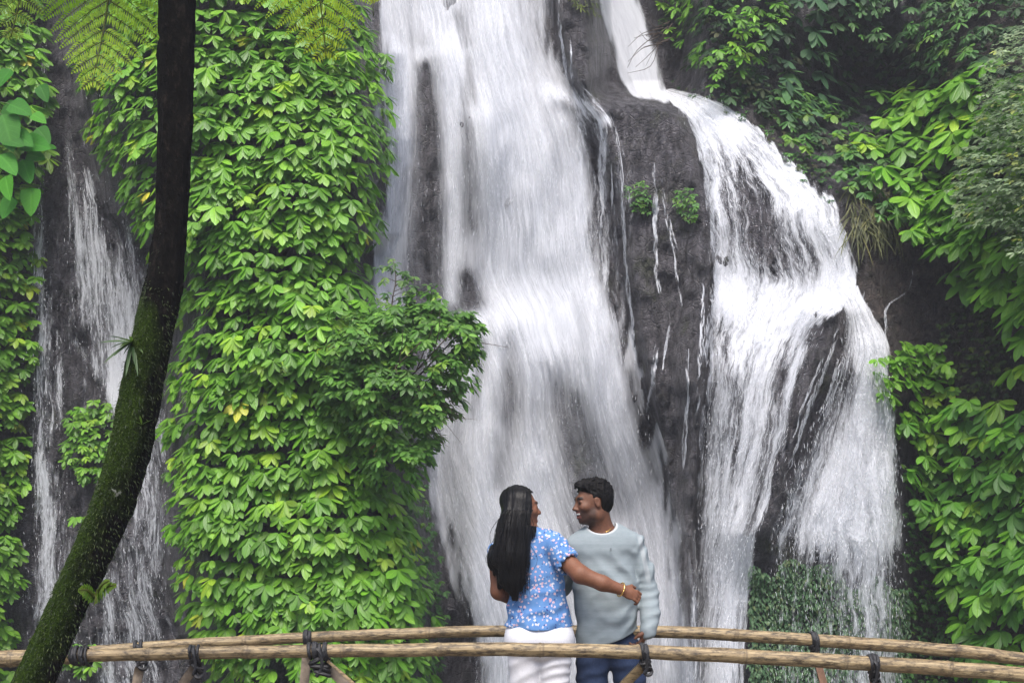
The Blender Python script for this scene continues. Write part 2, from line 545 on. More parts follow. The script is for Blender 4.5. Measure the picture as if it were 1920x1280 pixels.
# --- the main fall
mainL = [(668, -70), (690, 60), (700, 200), (700, 330), (690, 450), (690, 560), (735, 640), (775, 740), (770, 860), (785, 960), (835, 1080), (868, 1200), (872, 1320)]
mainR = [(1030, -70), (1045, 60), (1085, 160), (1125, 260), (1145, 380), (1160, 480), (1185, 570), (1200, 660), (1222, 760), (1262, 880), (1288, 1000), (1306, 1150), (1318, 1320)]
MS = [
    (0.42, [(730, -80, 30), (735, 120, 26), (742, 300, 24), (735, 460, 22), (728, 580, 26)]),
    (0.55, [(815, -80, 26), (812, 40, 24), (845, 105, 18), (850, 240, 12), (852, 420, 11), (846, 560, 10)]),
    (0.60, [(905, -80, 45), (925, 60, 50), (950, 160, 55), (985, 280, 50), (1010, 420, 55), (1010, 540, 60), (1020, 620, 70)]),
    (0.40, [(890, 215, 16), (915, 235, 22), (920, 300, 30), (950, 400, 42), (965, 520, 45)]),
    (0.38, [(1060, 230, 14), (1078, 330, 18), (1085, 430, 24), (1090, 540, 35)]),
    (0.30, [(1030, 170, 12), (1090, 190, 10), (1130, 230, 8), (1130, 330, 6)]),
    (0.35, [(745, 95, 10), (755, 120, 9), (762, 300, 8)]),
    (0.30, [(790, 100, 10), (810, 92, 9), (838, 98, 8)]),
    (-0.42, [(795, 125, 8), (800, 220, 18), (800, 400, 26), (795, 540, 30)]),
    (-0.28, [(878, 110, 6), (880, 190, 15), (878, 300, 14), (885, 420, 16)]),
    (-0.30, [(860, 30, 12), (875, 80, 14)]),
    (-0.45, [(875, 520, 12), (885, 570, 18)]),
    (-0.18, [(935, 320, 10), (985, 470, 12)]),
    (0.40, [(880, 605, 16), (950, 592, 20), (1040, 605, 40), (1120, 600, 22), (1165, 610, 18)]),
    (0.50, [(880, 610, 14), (860, 720, 28), (855, 850, 55), (860, 930, 60), (890, 1080, 50), (910, 1290, 50)]),
    (0.32, [(935, 605, 9), (925, 700, 9), (915, 800, 14)]),
    (-0.42, [(962, 625, 9), (962, 700, 20), (955, 800, 20), (940, 900, 20)]),
    (-0.25, [(905, 640, 6), (895, 720, 10), (880, 780, 10)]),
    (-0.40, [(1112, 585, 10), (1112, 620, 12)]),
    (-0.26, [(1030, 690, 16), (1070, 760, 24), (1090, 850, 32), (1100, 950, 36), (1090, 1100, 36)]),
    (0.60, [(1080, 610, 30), (1130, 690, 34), (1165, 790, 30), (1200, 900, 24), (1238, 1030, 22), (1266, 1200, 24), (1275, 1320, 26)]),
    (0.30, [(1190, 640, 8), (1215, 760, 9), (1250, 900, 10), (1270, 1010, 10)]),
    (-0.30, [(1180, 700, 8), (1200, 800, 10), (1230, 900, 10)]),
    (0.28, [(1010, 860, 20), (1000, 1000, 36), (1000, 1290, 50)]),
    (0.30, [(930, 900, 75), (1000, 1100, 110), (1050, 1300, 140)]),
    (0.25, [(1000, 640, 40), (980, 760, 30), (990, 900, 40)]),
    (-0.28, [(1095, 210, 18), (1120, 330, 24), (1140, 460, 26), (1160, 550, 22)]),
    (0.30, [(1088, 215, 5), (1084, 300, 6), (1090, 420, 10)]),
    (0.30, [(1170, 1000, 30), (1200, 1120, 36), (1210, 1300, 40)]),
    (-0.20, [(930, 860, 10), (945, 1000, 12)]),
]
mf = thing("waterfall", "broad misty white main waterfall dropping behind the couple", "waterfall", P(1000, 1300, 14.6))
mb = MB()
water_strip(mb, mainL, mainR, 0.50, [(a * (.85 if a > 0 else .8), p) for a, p in MS], 0.16, 130, 300, 0.10, 5, relief=0.2)
mb.build("water_sheet", SOFT, mf)
mb = MB()
mpx, mpy, md, mdens = water_strip(mb, mainL, mainR, 0.20, [(a * 0.65, p) for a, p in MS], 0.42, 130, 300, 0.10, 15, uoff=7.3, relief=0.3)
mb.build("spray_veil", mat_water("spray_veil_water", 18, 0.6, 2.1, 0.16, 1.05, 0.86, 0.4, 0.018), mf)


shL = [(1005, 140), (1030, 200), (1055, 280), (1070, 380), (1080, 480), (1090, 600)]
shR = [(1090, 150), (1150, 205), (1178, 290), (1188, 380), (1192, 480), (1205, 620)]
mb = MB()
water_strip(mb, shL, shR, 0.26, [(.35, [(1040, 175, 10), (1095, 195, 9), (1140, 225, 8)]), (.25, [(1130, 230, 7), (1130, 400, 6), (1136, 560, 6)]), (.25, [(1090, 200, 8), (1088, 400, 9), (1100, 580, 12)])], 0.24, 80, 160, 0.12, 31, vfade=(.08, .15))
mb.build("water_threads", CRISP, mf)


def main_q(px, py):
    l = np.interp(py, [p[1] for p in mainL], [p[0] for p in mainL])
    r = np.interp(py, [p[1] for p in mainR], [p[0] for p in mainR])
    ins = sm(0, 40, px - l) * sm(0, 40, r - px)
    return np.clip(0.35 + strokes(px, py, MS), 0.12, 1) * ins


mb = MB()
droplets(mb, main_q, 9000, (690, -20, 1300, 1290), off=(0.25, 0.8), size=(0.01, 0.11), seed=4, wid=0.0017)
tag(mb.build("drops", DROP, mf), kind='stuff')

# --- upper chute
cf = thing("waterfall", "smooth narrow white chute pouring from the notch at the top of the cliff", "waterfall", P(1215, 190, 16))
mb = MB()
chL = [(1090, -70), (1118, 0), (1135, 60), (1150, 120), (1166, 160), (1196, 190)]
chR = [(1175, -70), (1198, 0), (1222, 60), (1240, 120), (1248, 165), (1258, 198)]
water_strip(mb, chL, chR, 0.95, [], 0.3, 40, 90, 0.16, 8, vfade=(0, .10))
mb.build("water_sheet", SOFT, cf)

# --- right fall: one apron that splits round the black fin
AL = [(1222, 172), (1268, 205), (1300, 260), (1318, 340), (1326, 440), (1330, 540), (1326, 640), (1316, 760), (1306, 880), (1297, 1000), (1288, 1150), (1282, 1320)]
AR = [(1262, 166), (1350, 190), (1425, 240), (1490, 305), (1560, 365), (1590, 450), (1610, 545), (1540, 620), (1505, 720), (1478, 830), (1450, 930), (1420, 1030), (1402, 1160), (1392, 1320)]
AS = [
    (0.45, [(1250, 185, 14), (1330, 215, 22), (1420, 290, 28), (1520, 380, 30), (1575, 470, 24), (1590, 560, 30)]),
    (0.25, [(1320, 260, 20), (1345, 400, 20), (1350, 560, 22)]),
    (0.45, [(1380, 560, 40), (1460, 570, 40), (1560, 555, 30)]),
    (0.25, [(1370, 640, 22), (1350, 900, 24), (1330, 1290, 22)]),
    (0.35, [(1430, 620, 20), (1415, 800, 18), (1385, 1000, 18), (1360, 1290, 18)]),
    (0.30, [(1500, 600, 12), (1490, 680, 10), (1462, 800, 9), (1425, 960, 10), (1395, 1120, 9)]),
    (-0.22, [(1395, 290, 16), (1420, 400, 26), (1450, 500, 20)]),
    (-0.22, [(1355, 610, 8), (1385, 760, 8), (1375, 900, 8)]),
    (-0.28, [(1465, 700, 8), (1440, 850, 8), (1410, 1000, 8)]),
]
rf = thing("waterfall", "frothy right waterfall fanning down beside the bare dark rock rib", "waterfall", P(1400, 1300, 13.5))
mb = MB()
water_strip(mb, AL, AR, 0.46, AS, 0.14, 110, 300, 0.07, 9)
mb.build("water_sheet", CRISP, rf)
mb = MB()
water_strip(mb, AL, AR, 0.12, [(a * 0.7, p) for a, p in AS], 0.32, 110, 300, 0.06, 19, uoff=4.4, relief=0.25)
mb.build("spray_veil", mat_water("broken_white_veil", 12, 1.4, 3.0, 0.34, 0.9, 0.9, 0.35, 0.06), rf)
aLy, aLx = [p[1] for p in AL], [p[0] for p in AL]
ARm = [(x, y) for x, y in AR]


def right_q(px, py):
    l = np.interp(py, aLy, aLx)
    r = np.interp(py, [p[1] for p in AR][1:], [p[0] for p in AR][1:])
    return np.clip(0.4 + strokes(px, py, AS), 0.1, 1) * sm(-6, 20, px - l) * sm(-8, 20, r - px)


mb = MB()
droplets(mb, right_q, 5500, (1240, 180, 1620, 1290), off=(0.2, 0.55), size=(0.015, 0.10), seed=6, wid=0.0022, slant=lambda x, y: np.where(y > 600, -0.0025 * (x - 1300), 0.25))
tag(mb.build("drops", DROP, rf), kind='stuff')

# --- far right branch beyond the fin
BL = [(1555, 540), (1580, 590), (1572, 660), (1545, 740), (1505, 830), (1470, 910), (1447, 1000), (1440, 1080), (1436, 1200), (1432, 1320)]
BR = [(1612, 535), (1640, 590), (1668, 650), (1676, 730), (1688, 820), (1694, 920), (1698, 1020), (1700, 1120), (1702, 1220), (1704, 1320)]
BS = [
    (0.55, [(1600, 540, 22), (1630, 620, 24), (1630, 720, 28), (1600, 840, 45), (1560, 940, 50), (1540, 990, 40)]),
    (0.30, [(1590, 1000, 40), (1640, 900, 30)]),
    (0.35, [(1660, 640, 14), (1672, 800, 16), (1660, 920, 26), (1660, 1010, 22)]),
    (0.30, [(1640, 1010, 30), (1640, 1150, 26), (1640, 1300, 26)]),
    (-0.14, [(1500, 1060, 26), (1480, 1150, 50), (1460, 1300, 50)]),
    (-0.15, [(1600, 700, 8), (1570, 800, 10)]),
]
bf = thing("waterfall", "far right branch of water falling in ragged threads over a green moss curtain", "waterfall", P(1600, 1300, 13.5))
mb = MB()
water_strip(mb, BL, BR, 0.34, BS, 0.22, 100, 240, 0.12, 12)
mb.build("water_sheet", CRISP, bf)
mb = MB()
water_strip(mb, BL, BR, 0.08, [(a * 0.75, p) for a, p in BS], 0.42, 100, 240, 0.12, 22, uoff=3.1, relief=0.25)
mb.build("spray_veil", bpy.data.materials["broken_white_veil"], bf)


def branch_q(px, py):
    l = np.interp(py, [p[1] for p in BL], [p[0] for p in BL])
    r = np.interp(py, [p[1] for p in BR], [p[0] for p in BR])
    return np.clip(0.3 + strokes(px, py, BS), 0.12, 1) * sm(-4, 16, px - l) * sm(-6, 16, r - px)


mb = MB()
droplets(mb, branch_q, 4500, (1430, 540, 1710, 1290), off=(0.22, 0.6), size=(0.015, 0.11), seed=8, wid=0.0024)
tag(mb.build("drops", DROP, bf), kind='stuff')

# --- the shaded left fall behind the leaning trunk
EL = [(66, -60), (76, 60), (70, 160), (60, 260), (52, 380), (44, 500), (40, 640), (36, 800), (28, 950), (18, 1100), (10, 1320)]
ER = [(150, -60), (140, 60), (150, 160), (215, 260), (262, 380), (285, 500), (300, 640), (318, 800), (330, 950), (336, 1100), (400, 1320)]
ES = [
    (0.50, [(80, 90, 6), (82, 200, 6), (70, 420, 9), (76, 560, 10), (80, 720, 12), (78, 860, 9), (90, 1000, 12), (85, 1150, 12)]),
    (0.45, [(128, 250, 5), (135, 380, 7), (150, 460, 14), (165, 600, 14)]),
    (0.50, [(165, 330, 10), (170, 420, 14), (205, 560, 26), (215, 650, 26), (230, 760, 22)]),
    (0.45, [(240, 430, 8), (245, 540, 18), (240, 620, 22), (235, 700, 20), (215, 690, 10)]),
    (0.40, [(108, 620, 5), (112, 720, 6), (105, 800, 6)]),
    (0.35, [(140, 640, 5), (175, 680, 8), (215, 740, 14), (232, 800, 14)]),
    (0.45, [(300, 780, 16), (285, 880, 26), (270, 1000, 30), (260, 1130, 34), (255, 1300, 36)]),
    (0.35, [(205, 1080, 8), (202, 1180, 8), (200, 1300, 9)]),
    (0.22, [(95, 900, 26), (110, 1050, 34), (110, 1200, 40)]),
    (-0.22, [(105, 130, 20), (110, 260, 22), (105, 400, 16)]),
    (-0.12, [(150, 760, 30), (160, 950, 34)]),
]
ef = thing("waterfall", "thin shaded waterfall trickling over dark rock behind the leaning mossy trunk", "waterfall", P(200, 1300, 14.5))
mb = MB()
water_strip(mb, EL, ER, 0.22, [(a * .85, p) for a, p in ES], 0.13, 120, 300, 0.05, 17)
mb.build("water_sheet", mat_water("thin_shaded_water", 18, 1.1, 2.9, 0.32, 0.95, 0.85, 0.3, 0.014), ef)


def left_q(px, py):
    return np.clip(0.06 + 0.9 * strokes(px, py, ES), 0.0, 1) * sm(20, 50, px) * sm(340, 310, px)


mb = MB()
droplets(mb, left_q, 2600, (20, 80, 340, 1290), off=(0.18, 0.4), size=(0.012, 0.08), seed=9, wid=0.0028)
tag(mb.build("drops", DROP, ef), kind='stuff')

# --- separate trickles over the bare rock rib
def trickle(label, lines, seed):
    q = thing("water_trickle", label, "trickle", P(lines[0][-1][0], lines[0][-1][1], 14.2), "thin trickles over bare rock")
    m = MB()
    rr = np.random.default_rng(seed)
    strands = [(pts, k) for pts in lines for k in range(5)]
    for i, (pts, k) in enumerate(strands):
        nn = max(24, int(abs(pts[-1][1] - pts[0][1]) / 4))
        c = spline([(a, b) for a, b, w in pts], nn)
        w = spline([(w, 0) for a, b, w in pts], nn)[:, 0]
        jit = w * 1.2 * (fbm(c[:, 1] / 30, i * 3.3, 0, 4, seed + i) - 0.5) * 2 + w * rr.normal(0, .35)
        lo, hi = sorted(rr.uniform(0, 1, 2) * [.35, .35] + [0, .65]) if k else (0, 1)
        w = w * rr.uniform(.3, .7)
        u = np.linspace(0, 1, 5)
        px = (c[:, 0] + jit)[:, None] + w[:, None] * (u - .5) * 2
        py = np.broadcast_to(c[:, 1:2], px.shape)
        d = np.minimum(Dbase(px, py), Dcliff(px, py)) - 0.03 - 0.02 * np.sin(u * np.pi)
        uv = np.stack([px * 15 / F + i, py * 15 / F], -1)
        s_ = np.linspace(0, 1, nn)
        dn = (0.22 + 0.55 * vnoise(c[:, 1] / 14, i, 0, seed))[:, None] * np.sin(u * np.pi)[None] ** 0.5
        dn = dn * (sm(lo - .02, lo + .1, s_) * sm(hi + .02, hi - .15, s_))[:, None]
        m.add(P(px, py, d), grid_faces(5, nn)[:, ::-1], uv, None, dn.ravel() * 1.2)
    m.build("water_sheet", THREAD, q)


trickle("thin white trickle down the rock just right of the main fall's top", [[(1048, -20, 5), (1052, 60, 5), (1060, 120, 5), (1072, 190, 6)], [(1012, 10, 4), (1016, 60, 4)], [(1068, 60, 3), (1072, 170, 3)]], 41)
trickle("several fine threads of water along the left side of the rock rib", [[(1100, 200, 6), (1128, 230, 6), (1128, 330, 6), (1130, 460, 5), (1136, 540, 4)], [(1150, 225, 4), (1166, 330, 3), (1172, 480, 3), (1180, 600, 3)], [(1085, 215, 6), (1092, 300, 6), (1096, 420, 5)], [(1175, 480, 3), (1186, 640, 4), (1194, 740, 4)], [(1145, 300, 3), (1150, 420, 3)]], 47)
trickle("pair of bright thin trickles in the middle of the dark rock rib", [[(1222, 292, 6), (1230, 350, 7), (1228, 420, 6), (1232, 520, 4), (1240, 560, 3)], [(1240, 330, 4), (1250, 410, 4), (1262, 460, 4), (1270, 520, 4), (1284, 600, 3)], [(1232, 640, 4), (1226, 700, 5), (1214, 790, 5)], [(1258, 600, 3), (1240, 700, 4)]], 53)
trickle("wet threads dribbling down the rock rib beside the right fall's edge", [[(1318, 520, 4), (1316, 600, 5), (1312, 700, 5), (1306, 800, 5)], [(1290, 640, 3), (1288, 760, 4), (1280, 900, 4)], [(1330, 580, 4), (1324, 700, 4)]], 59)
trickle("small trickle on the brown rock to the right of the right fall", [[(1712, 500, 3), (1702, 545, 4), (1664, 572, 5), (1660, 605, 4), (1666, 640, 4)]], 61)
trickle("fine slanting threads across the black rock fin between the two right falls", [[(1575, 600, 5), (1560, 660, 5), (1520, 760, 6), (1490, 850, 5), (1462, 930, 4)], [(1590, 640, 5), (1555, 740, 6), (1510, 830, 6)], [(1548, 660, 3), (1515, 740, 4), (1475, 850, 4)]], 67)
# ---------------------------------------------------------------- foliage
UPV = np.array([0, 0, 1.0])


def inside(poly, x, y):
    r = np.zeros(np.shape(x), bool)
    n = len(poly)
    for i in range(n):
        x0, y0 = poly[i]
        x1, y1 = poly[(i + 1) % n]
        c = ((y0 > y) != (y1 > y)) & (x < (x1 - x0) * (y - y0) / ((y1 - y0) + 1e-12) + x0)
        r ^= c
    return r


def leaves(mb, pos, dirs, nrm, L, W, droop, col, rows=5, fold=0.25, shape=0.75, cup=0.0):
    """Adds N leaves: pos, dirs, nrm (N,3); L, W, droop (N,); col (N,3)."""
    N = len(pos)
    L, W, droop = [np.broadcast_to(np.asarray(q, float), (N,)) for q in (L, W, droop)]
    dirs = unit(dirs)
    side = unit(np.cross(dirs, nrm))
    up = np.cross(side, dirs)
    s = np.linspace(0, 1, rows)
    prof = np.maximum(np.sin(np.pi * s ** shape), 0.0) ** 0.62 + 0.03
    tt = np.array([-1.0, 0, 1.0])
    v = (pos[:, None, :] + (L[:, None] * s)[..., None] * dirs[:, None, :]
         - ((L * droop)[:, None] * s ** 2)[..., None] * UPV)
    v = v[:, :, None, :] + (W[:, None] * prof)[:, :, None, None] * tt[None, None, :, None] * side[:, None, None, :]
    v = v + (W[:, None] * prof * fold)[:, :, None, None] * np.abs(tt)[None, None, :, None] * up[:, None, None, :]
    b = (np.arange(N) * rows * 3)[:, None]
    f = []
    for r in range(rows - 1):
        for c in (0, 1):
            i = r * 3 + c
            f.append(b + np.array([[i, i + 1, i + 4, i + 3]]))
    uv = np.stack(np.broadcast_arrays(tt[None, :] * .5 + .5, s[:, None]), -1)
    uv = np.broadcast_to(uv[None], (N, rows, 3, 2))
    cc = np.broadcast_to(np.asarray(col, float)[:, None, :], (N, rows * 3, 3))
    mb.add(v.reshape(-1, 3), np.concatenate(f, 0), uv.reshape(-1, 2), cc.reshape(-1, 3))


def palette(r, n, cols, w):
    cols = np.asarray(cols, float)
    i = r.choice(len(cols), n, p=np.asarray(w) / np.sum(w))
    j = r.choice(len(cols), n, p=np.asarray(w) / np.sum(w))
    t = r.random(n)[:, None] * 0.5
    return cols[i] * (1 - t) + cols[j] * t


def umbrella(mb, p, out, size, r, K=6, cols=None, w=None, width=0.265, spread=1.5, flat=0.42, lift=0.14, down=0.72, droop=0.4, tintvar=0.18):
    """Clusters of K drooping leaves that splay from one point, like the big climber in the photograph."""
    N = len(p)
    size = np.broadcast_to(size, (N,))
    out = unit(out)
    rt = unit(np.cross(out, np.broadcast_to(UPV, out.shape)))
    roll = r.normal(0, 0.16, N)
    cc = palette(r, N, cols, w)
    for k in range(K):
        a = -spread + 2 * spread * (k + 0.5) / K + r.normal(0, 0.17, N) + roll
        o = flat + r.uniform(-0.15, 0.25, N)
        d = 0.9 * np.sin(a)[:, None] * rt - np.cos(a)[:, None] * UPV * down + o[:, None] * out + lift * UPV
        d = unit(d)
        nr = unit(out * 0.55 + UPV * 0.85 + r.normal(0, 0.18, (N, 3)))
        L = size * r.uniform(0.78, 1.12, N)
        leaves(mb, p + d * (size * 0.10)[:, None], d, nr, L, L * width * r.uniform(0.9, 1.1, N), droop * r.uniform(0.5, 1.4, N),
               cc * (1 + r.normal(0, tintvar, (N, 1))).clip(0.5, 1.6), rows=7, fold=-0.16, shape=1.08)


def jitter_points(poly, dx, dy, r, ragged=0.6, yj=.45):
    pa = np.asarray(poly, float)
    xs = np.arange(pa[:, 0].min(), pa[:, 0].max() + dx, dx)
    ys = np.arange(pa[:, 1].min(), pa[:, 1].max() + dy, dy)
    X, Y = np.meshgrid(xs, ys)
    X = X + (np.arange(len(ys)) % 2)[:, None] * dx * 0.5
    Y = Y + 0.75 * dy * (vnoise(X / (dx * 4.5), Y / (dy * 2), 0, 77) - 0.5) * 2
    X = X + r.uniform(-.42, .42, X.shape) * dx
    Y = Y + r.uniform(-yj, yj, Y.shape) * dy
    X, Y = X.ravel(), Y.ravel()
    k = inside(poly, X + r.normal(0, ragged * dx * .5, X.shape), Y + r.normal(0, ragged * dy * .5, X.shape))
    return X[k], Y[k]


G_BRIGHT = [(0.085, 0.22, 0.016), (0.125, 0.30, 0.022), (0.185, 0.38, 0.032), (0.29, 0.46, 0.03), (0.58, 0.52, 0.05)]
W_BRIGHT = [4, 5, 3, 0.7, 0.06]
G_DARK = [(0.035, 0.10, 0.024), (0.055, 0.15, 0.035), (0.085, 0.21, 0.04), (0.15, 0.28, 0.04)]
W_DARK = [4, 4, 2, 0.5]
G_COOL = [(0.035, 0.09, 0.04), (0.055, 0.13, 0.06), (0.09, 0.18, 0.08), (0.10, 0.15, 0.09)]
W_COOL = [3, 4, 3, 1]
LEAF = mat_leaf("climber_leaf", 0.38, 0.34, 0.30, 0.42)
SMALL = mat_leaf("small_leaf", 0.42, 0.15, 0.30, 0.4)
DULL = mat_leaf("dull_leaf", 0.55, 0.15, 0.25, 0.3)  # rougher, less glossy leaf; its colour comes from the tint
STEM = mat_plain("woody_stem", (0.06, 0.042, 0.028), 0.8, 40, 0.4, 0.5)


def outward(px, py, dfun, h=12):
    """Horizontal-ish outward normals of the surface under the plant."""
    a, b = P(px + h, py, dfun(px + h, py)), P(px - h, py, dfun(px - h, py))
    c, e = P(px, py + h, dfun(px, py + h)), P(px, py - h, dfun(px, py - h))
    n = np.cross(a - b, c - e)
    n = unit(n)
    n = np.where((n[:, 1:2] > 0), -n, n)
    n[:, 2] *= 0.3
    return unit(n)


def climber(name, label, cat, poly, dx, dy, size, off, dfun, seed, cols=G_BRIGHT, w=W_BRIGHT, K=6, layers=2, mat=None, group=None, cfn=None, yj=.45, **kw):
    r = np.random.default_rng(seed)
    px0, py0 = np.mean([p[0] for p in poly]), max(p[1] for p in poly)
    mb = MB()
    for ly in range(layers):
        px, py = jitter_points(poly, dx, dy, r, yj=yj)
        if cfn is not None:
            k = r.random(len(px)) < cfn(px, py)
            px, py = px[k], py[k]
        # lumpy depth: clumps stand proud, gaps recede
        lump = fbm(px / (dx * 4), py / (dy * 4), seed * .37, 3, seed)
        d = dfun(px, py) - off * (0.35 + 1.1 * lump) + (0.22 * off + .05) * ly + r.normal(0, off * 0.12, len(px))
        out = outward(px, py, dfun)
        out = unit(out + np.stack([r.normal(0, .25, len(px)), np.full(len(px), -.45), np.zeros(len(px))], 1))
        p = P(px, py, d)
        sz = size * (0.8 + 0.5 * r.random(len(px))) * (1 if ly == 0 else 0.9)
        umbrella(mb, p, out, sz, r, K, cols, w, **kw)
    return tag(mb.build(name, mat or LEAF), label, cat, group)


def Dsm(px, py):
    return Dbase(px, py)


# the great curtain on the pillar: in the photo its leaf tiers run from the top edge to the bridge
poly = [(150, -120), (145, 130), (158, 230), (200, 290), (225, 380), (268, 440), (335, 500), (330, 600), (318, 700), (310, 800), (316, 900), (322, 1000), (338, 1100), (355, 1190), (400, 1240), (420, 1330),
        (800, 1330), (806, 1200), (800, 1050), (770, 950), (770, 800), (760, 700), (735, 600), (700, 530), (672, 488), (712, 445), (728, 380), (738, 270), (725, 210), (724, 110), (695, 60), (676, -20), (660, -120)]
climber("climbing_vine", "great bright green curtain of drooping leaf clusters left of the main waterfall", "climbing vine", poly, 30, 20.5, 0.136, 0.42, Dsm, 101, K=6, layers=2, yj=.17, flat=.40, down=.80, lift=.10, spread=1.45, width=.27, tintvar=.16)
poly = [(765, 880), (800, 900), (812, 1000), (828, 1100), (830, 1200), (822, 1330), (740, 1330), (760, 1200), (765, 1050), (752, 950)]
climber("creeper", "dark small-leaved creeper along the right edge of the great vine curtain near the rail", "creeper", poly, 16, 12, 0.06, 0.2, Dsm, 107, K=4, layers=2, cols=G_DARK, w=W_DARK, mat=SMALL)
# left edge curtain
poly = [(-260, 330), (60, 380), (66, 470), (60, 560), (58, 640), (48, 760), (44, 880), (34, 1000), (26, 1120), (16, 1250), (8, 1330), (-260, 1330)]
climber("climbing_vine", "narrow bright green vine hanging down the left edge of the photo beside the shaded trickle", "climbing vine", poly, 27, 18, 0.125, 0.25, Dsm, 102, K=6, layers=2, cols=G_BRIGHT + [(0.4, 0.5, 0.03)], w=W_BRIGHT + [0.25])
poly = [(-260, -120), (70, -120), (84, 60), (86, 130), (92, 190), (60, 230), (88, 330), (62, 390), (-260, 420)]
climber("climbing_vine", "dense vine at the top left corner under the fern fronds", "climbing vine", poly, 34, 24, 0.17, 0.3, Dsm, 103, K=6, layers=2)
# small clumps in the left fall
poly = [(130, 775), (150, 750), (185, 745), (210, 762), (218, 820), (214, 870), (200, 900), (160, 905), (128, 880), (122, 820)]
climber("hanging_plant", "round green clump of small leaves growing out of the left trickle", "hanging plant", poly, 20, 14, 0.085, 0.35, Dsm, 104, K=5, layers=2)
poly = [(135, 958), (165, 955), (176, 970), (160, 985), (140, 978)]
climber("hanging_plant", "tiny leaf tuft on wet rock below the round green clump", "hanging plant", poly, 16, 12, 0.085, 0.2, Dsm, 105, K=5, layers=1)
poly = [(128, 1205), (160, 1195), (190, 1215), (188, 1255), (130, 1255), (120, 1230)]
climber("hanging_plant", "low leaf tuft on wet rock just behind the bridge rail at the leaning trunk's foot", "hanging plant", poly, 17, 13, 0.09, 0.25, Dsm, 106, K=5, layers=1)

# right side of the gorge
def Dr(px, py):
    return Dbase(px, py)


poly = [(1610, 250), (1650, 190), (1720, 150), (1800, 125), (1860, 130), (1990, 200), (2100, 300), (2100, 600), (1980, 560), (1860, 560), (1800, 500), (1770, 460), (1700, 440), (1680, 350), (1620, 310)]
climber("climbing_vine", "large-leaved bright climber spilling over the right wall above bare brown rock", "climbing vine", poly, 38, 26, 0.205, 0.7, Dr, 111, K=5, layers=2, cols=G_BRIGHT[:4], w=[4, 4, 2.4, .7], flat=.45, lift=.15)
poly = [(1700, 770), (1760, 760), (1850, 740), (1920, 770), (2000, 740), (2100, 760), (2100, 1330), (1810, 1330), (1790, 1215), (1800, 1120), (1760, 1050), (1740, 950), (1700, 880)]
climber("climbing_vine", "big yellow-green leafy climber at the lower right above the bamboo rail", "climbing vine", poly, 36, 27, 0.165, 0.6, Dr, 112, K=6, layers=2, cols=[(0.07, .20, .024), (0.11, .29, .03), (0.17, .38, .03), (0.28, .46, .03)], w=[4, 4, 3, .8])
poly = [(1690, 860), (1735, 860), (1770, 1000), (1800, 1100), (1800, 1330), (1690, 1330), (1702, 1150), (1700, 1000)]
climber("creeper", "dark small-leaved creeper between the far right water and the yellow-green climber", "creeper", poly, 17, 13, 0.055, 0.22, Dr, 113, K=4, layers=2, cols=G_DARK, w=W_DARK, mat=SMALL)
poly = [(1645, 680), (1680, 650), (1730, 640), (1790, 660), (1790, 720), (1770, 760), (1740, 790), (1760, 840), (1700, 850), (1690, 780), (1640, 715)]
climber("shrub", "leafy shrub leaning over the edge of the far right water", "shrub", poly, 27, 21, 0.13, 0.5, Dr, 114, K=5, layers=2, cols=G_BRIGHT[:4], w=[4, 4, 1.5, .4])
poly = [(1755, 610), (1800, 570), (1850, 580), (1890, 640), (1900, 720), (1880, 760), (1800, 740), (1790, 660)]
climber("shrub", "fine-leaved olive scrub on the brown bank under the right climber", "shrub", poly, 15, 11, 0.045, 0.3, Dr, 115, K=5, layers=2, cols=[(0.03, .06, .014), (0.06, .10, .02), (0.12, .15, .025)], w=[4, 3, 1], mat=DULL, cfn=lambda x, y: 0.45 + .5 * vnoise(x / 40, y / 40, 0, 5))
poly = [(1780, 380), (1800, 300), (1840, 200), (1845, 130), (1880, 70), (1930, 30), (2120, 20), (2120, 420), (1980, 420), (1930, 500), (1860, 430), (1810, 420)]
climber("shrub", "pale grey-green small-leaved bush at the right edge of the photo", "shrub", poly, 15, 12, 0.066, 1.2, lambda x, y: Dr(x, y) - .35, 116, K=5, layers=3, cols=[(0.10, .15, .08), (0.17, .24, .13), (0.25, .32, .19), (0.34, .38, .08)], w=[3, 4, 3, .5], mat=SMALL, width=.22, lift=.5)
poly = [(1215, -60), (1480, -60), (1470, 20), (1440, 60), (1420, 110), (1400, 160), (1350, 170), (1310, 150), (1290, 90), (1240, 40)]
climber("shrub", "bright narrow-leaved shrub hanging at the top beside the upper chute", "shrub", poly, 27, 20, 0.115, 0.5, Dr, 117, K=6, layers=2, cols=G_BRIGHT[:4], w=[5, 4, 2, .5], mat=SMALL, width=.2, cfn=lambda x, y: sm(.3, .62, fbm(x / 70, y / 45, 0, 2, 8)) * .75 + .15)
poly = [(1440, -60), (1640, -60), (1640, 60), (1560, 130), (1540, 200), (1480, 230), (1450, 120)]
climber("shrub", "dark broad-leaved plant at the top centre right of the gorge", "shrub", poly, 44, 32, 0.18, 0.4, Dr, 118, K=5, layers=2, cols=[(0.035, 0.09, 0.04), (0.055, .13, .05), (0.075, .17, .05)], w=[4, 3, 1], mat=DULL, cfn=lambda x, y: 0.6)
poly = [(1600, -60), (1900, -60), (1880, 40), (1830, 110), (1780, 140), (1700, 110), (1640, 90), (1600, 60)]
climber("shrub", "sparse dark scrub along the top edge above the shaded hollow", "shrub", poly, 25, 18, 0.10, 0.6, Dr, 119, K=5, layers=2, cols=G_DARK, w=[3, 4, 3, .4], mat=SMALL, width=.2, cfn=lambda x, y: sm(.35, .65, fbm(x / 60, y / 40, 0, 2, 18)) * .85 + .08)
poly = [(1450, 190), (1500, 160), (1570, 180), (1600, 240), (1640, 250), (1690, 330), (1690, 430), (1640, 400), (1590, 340), (1530, 310), (1480, 260)]
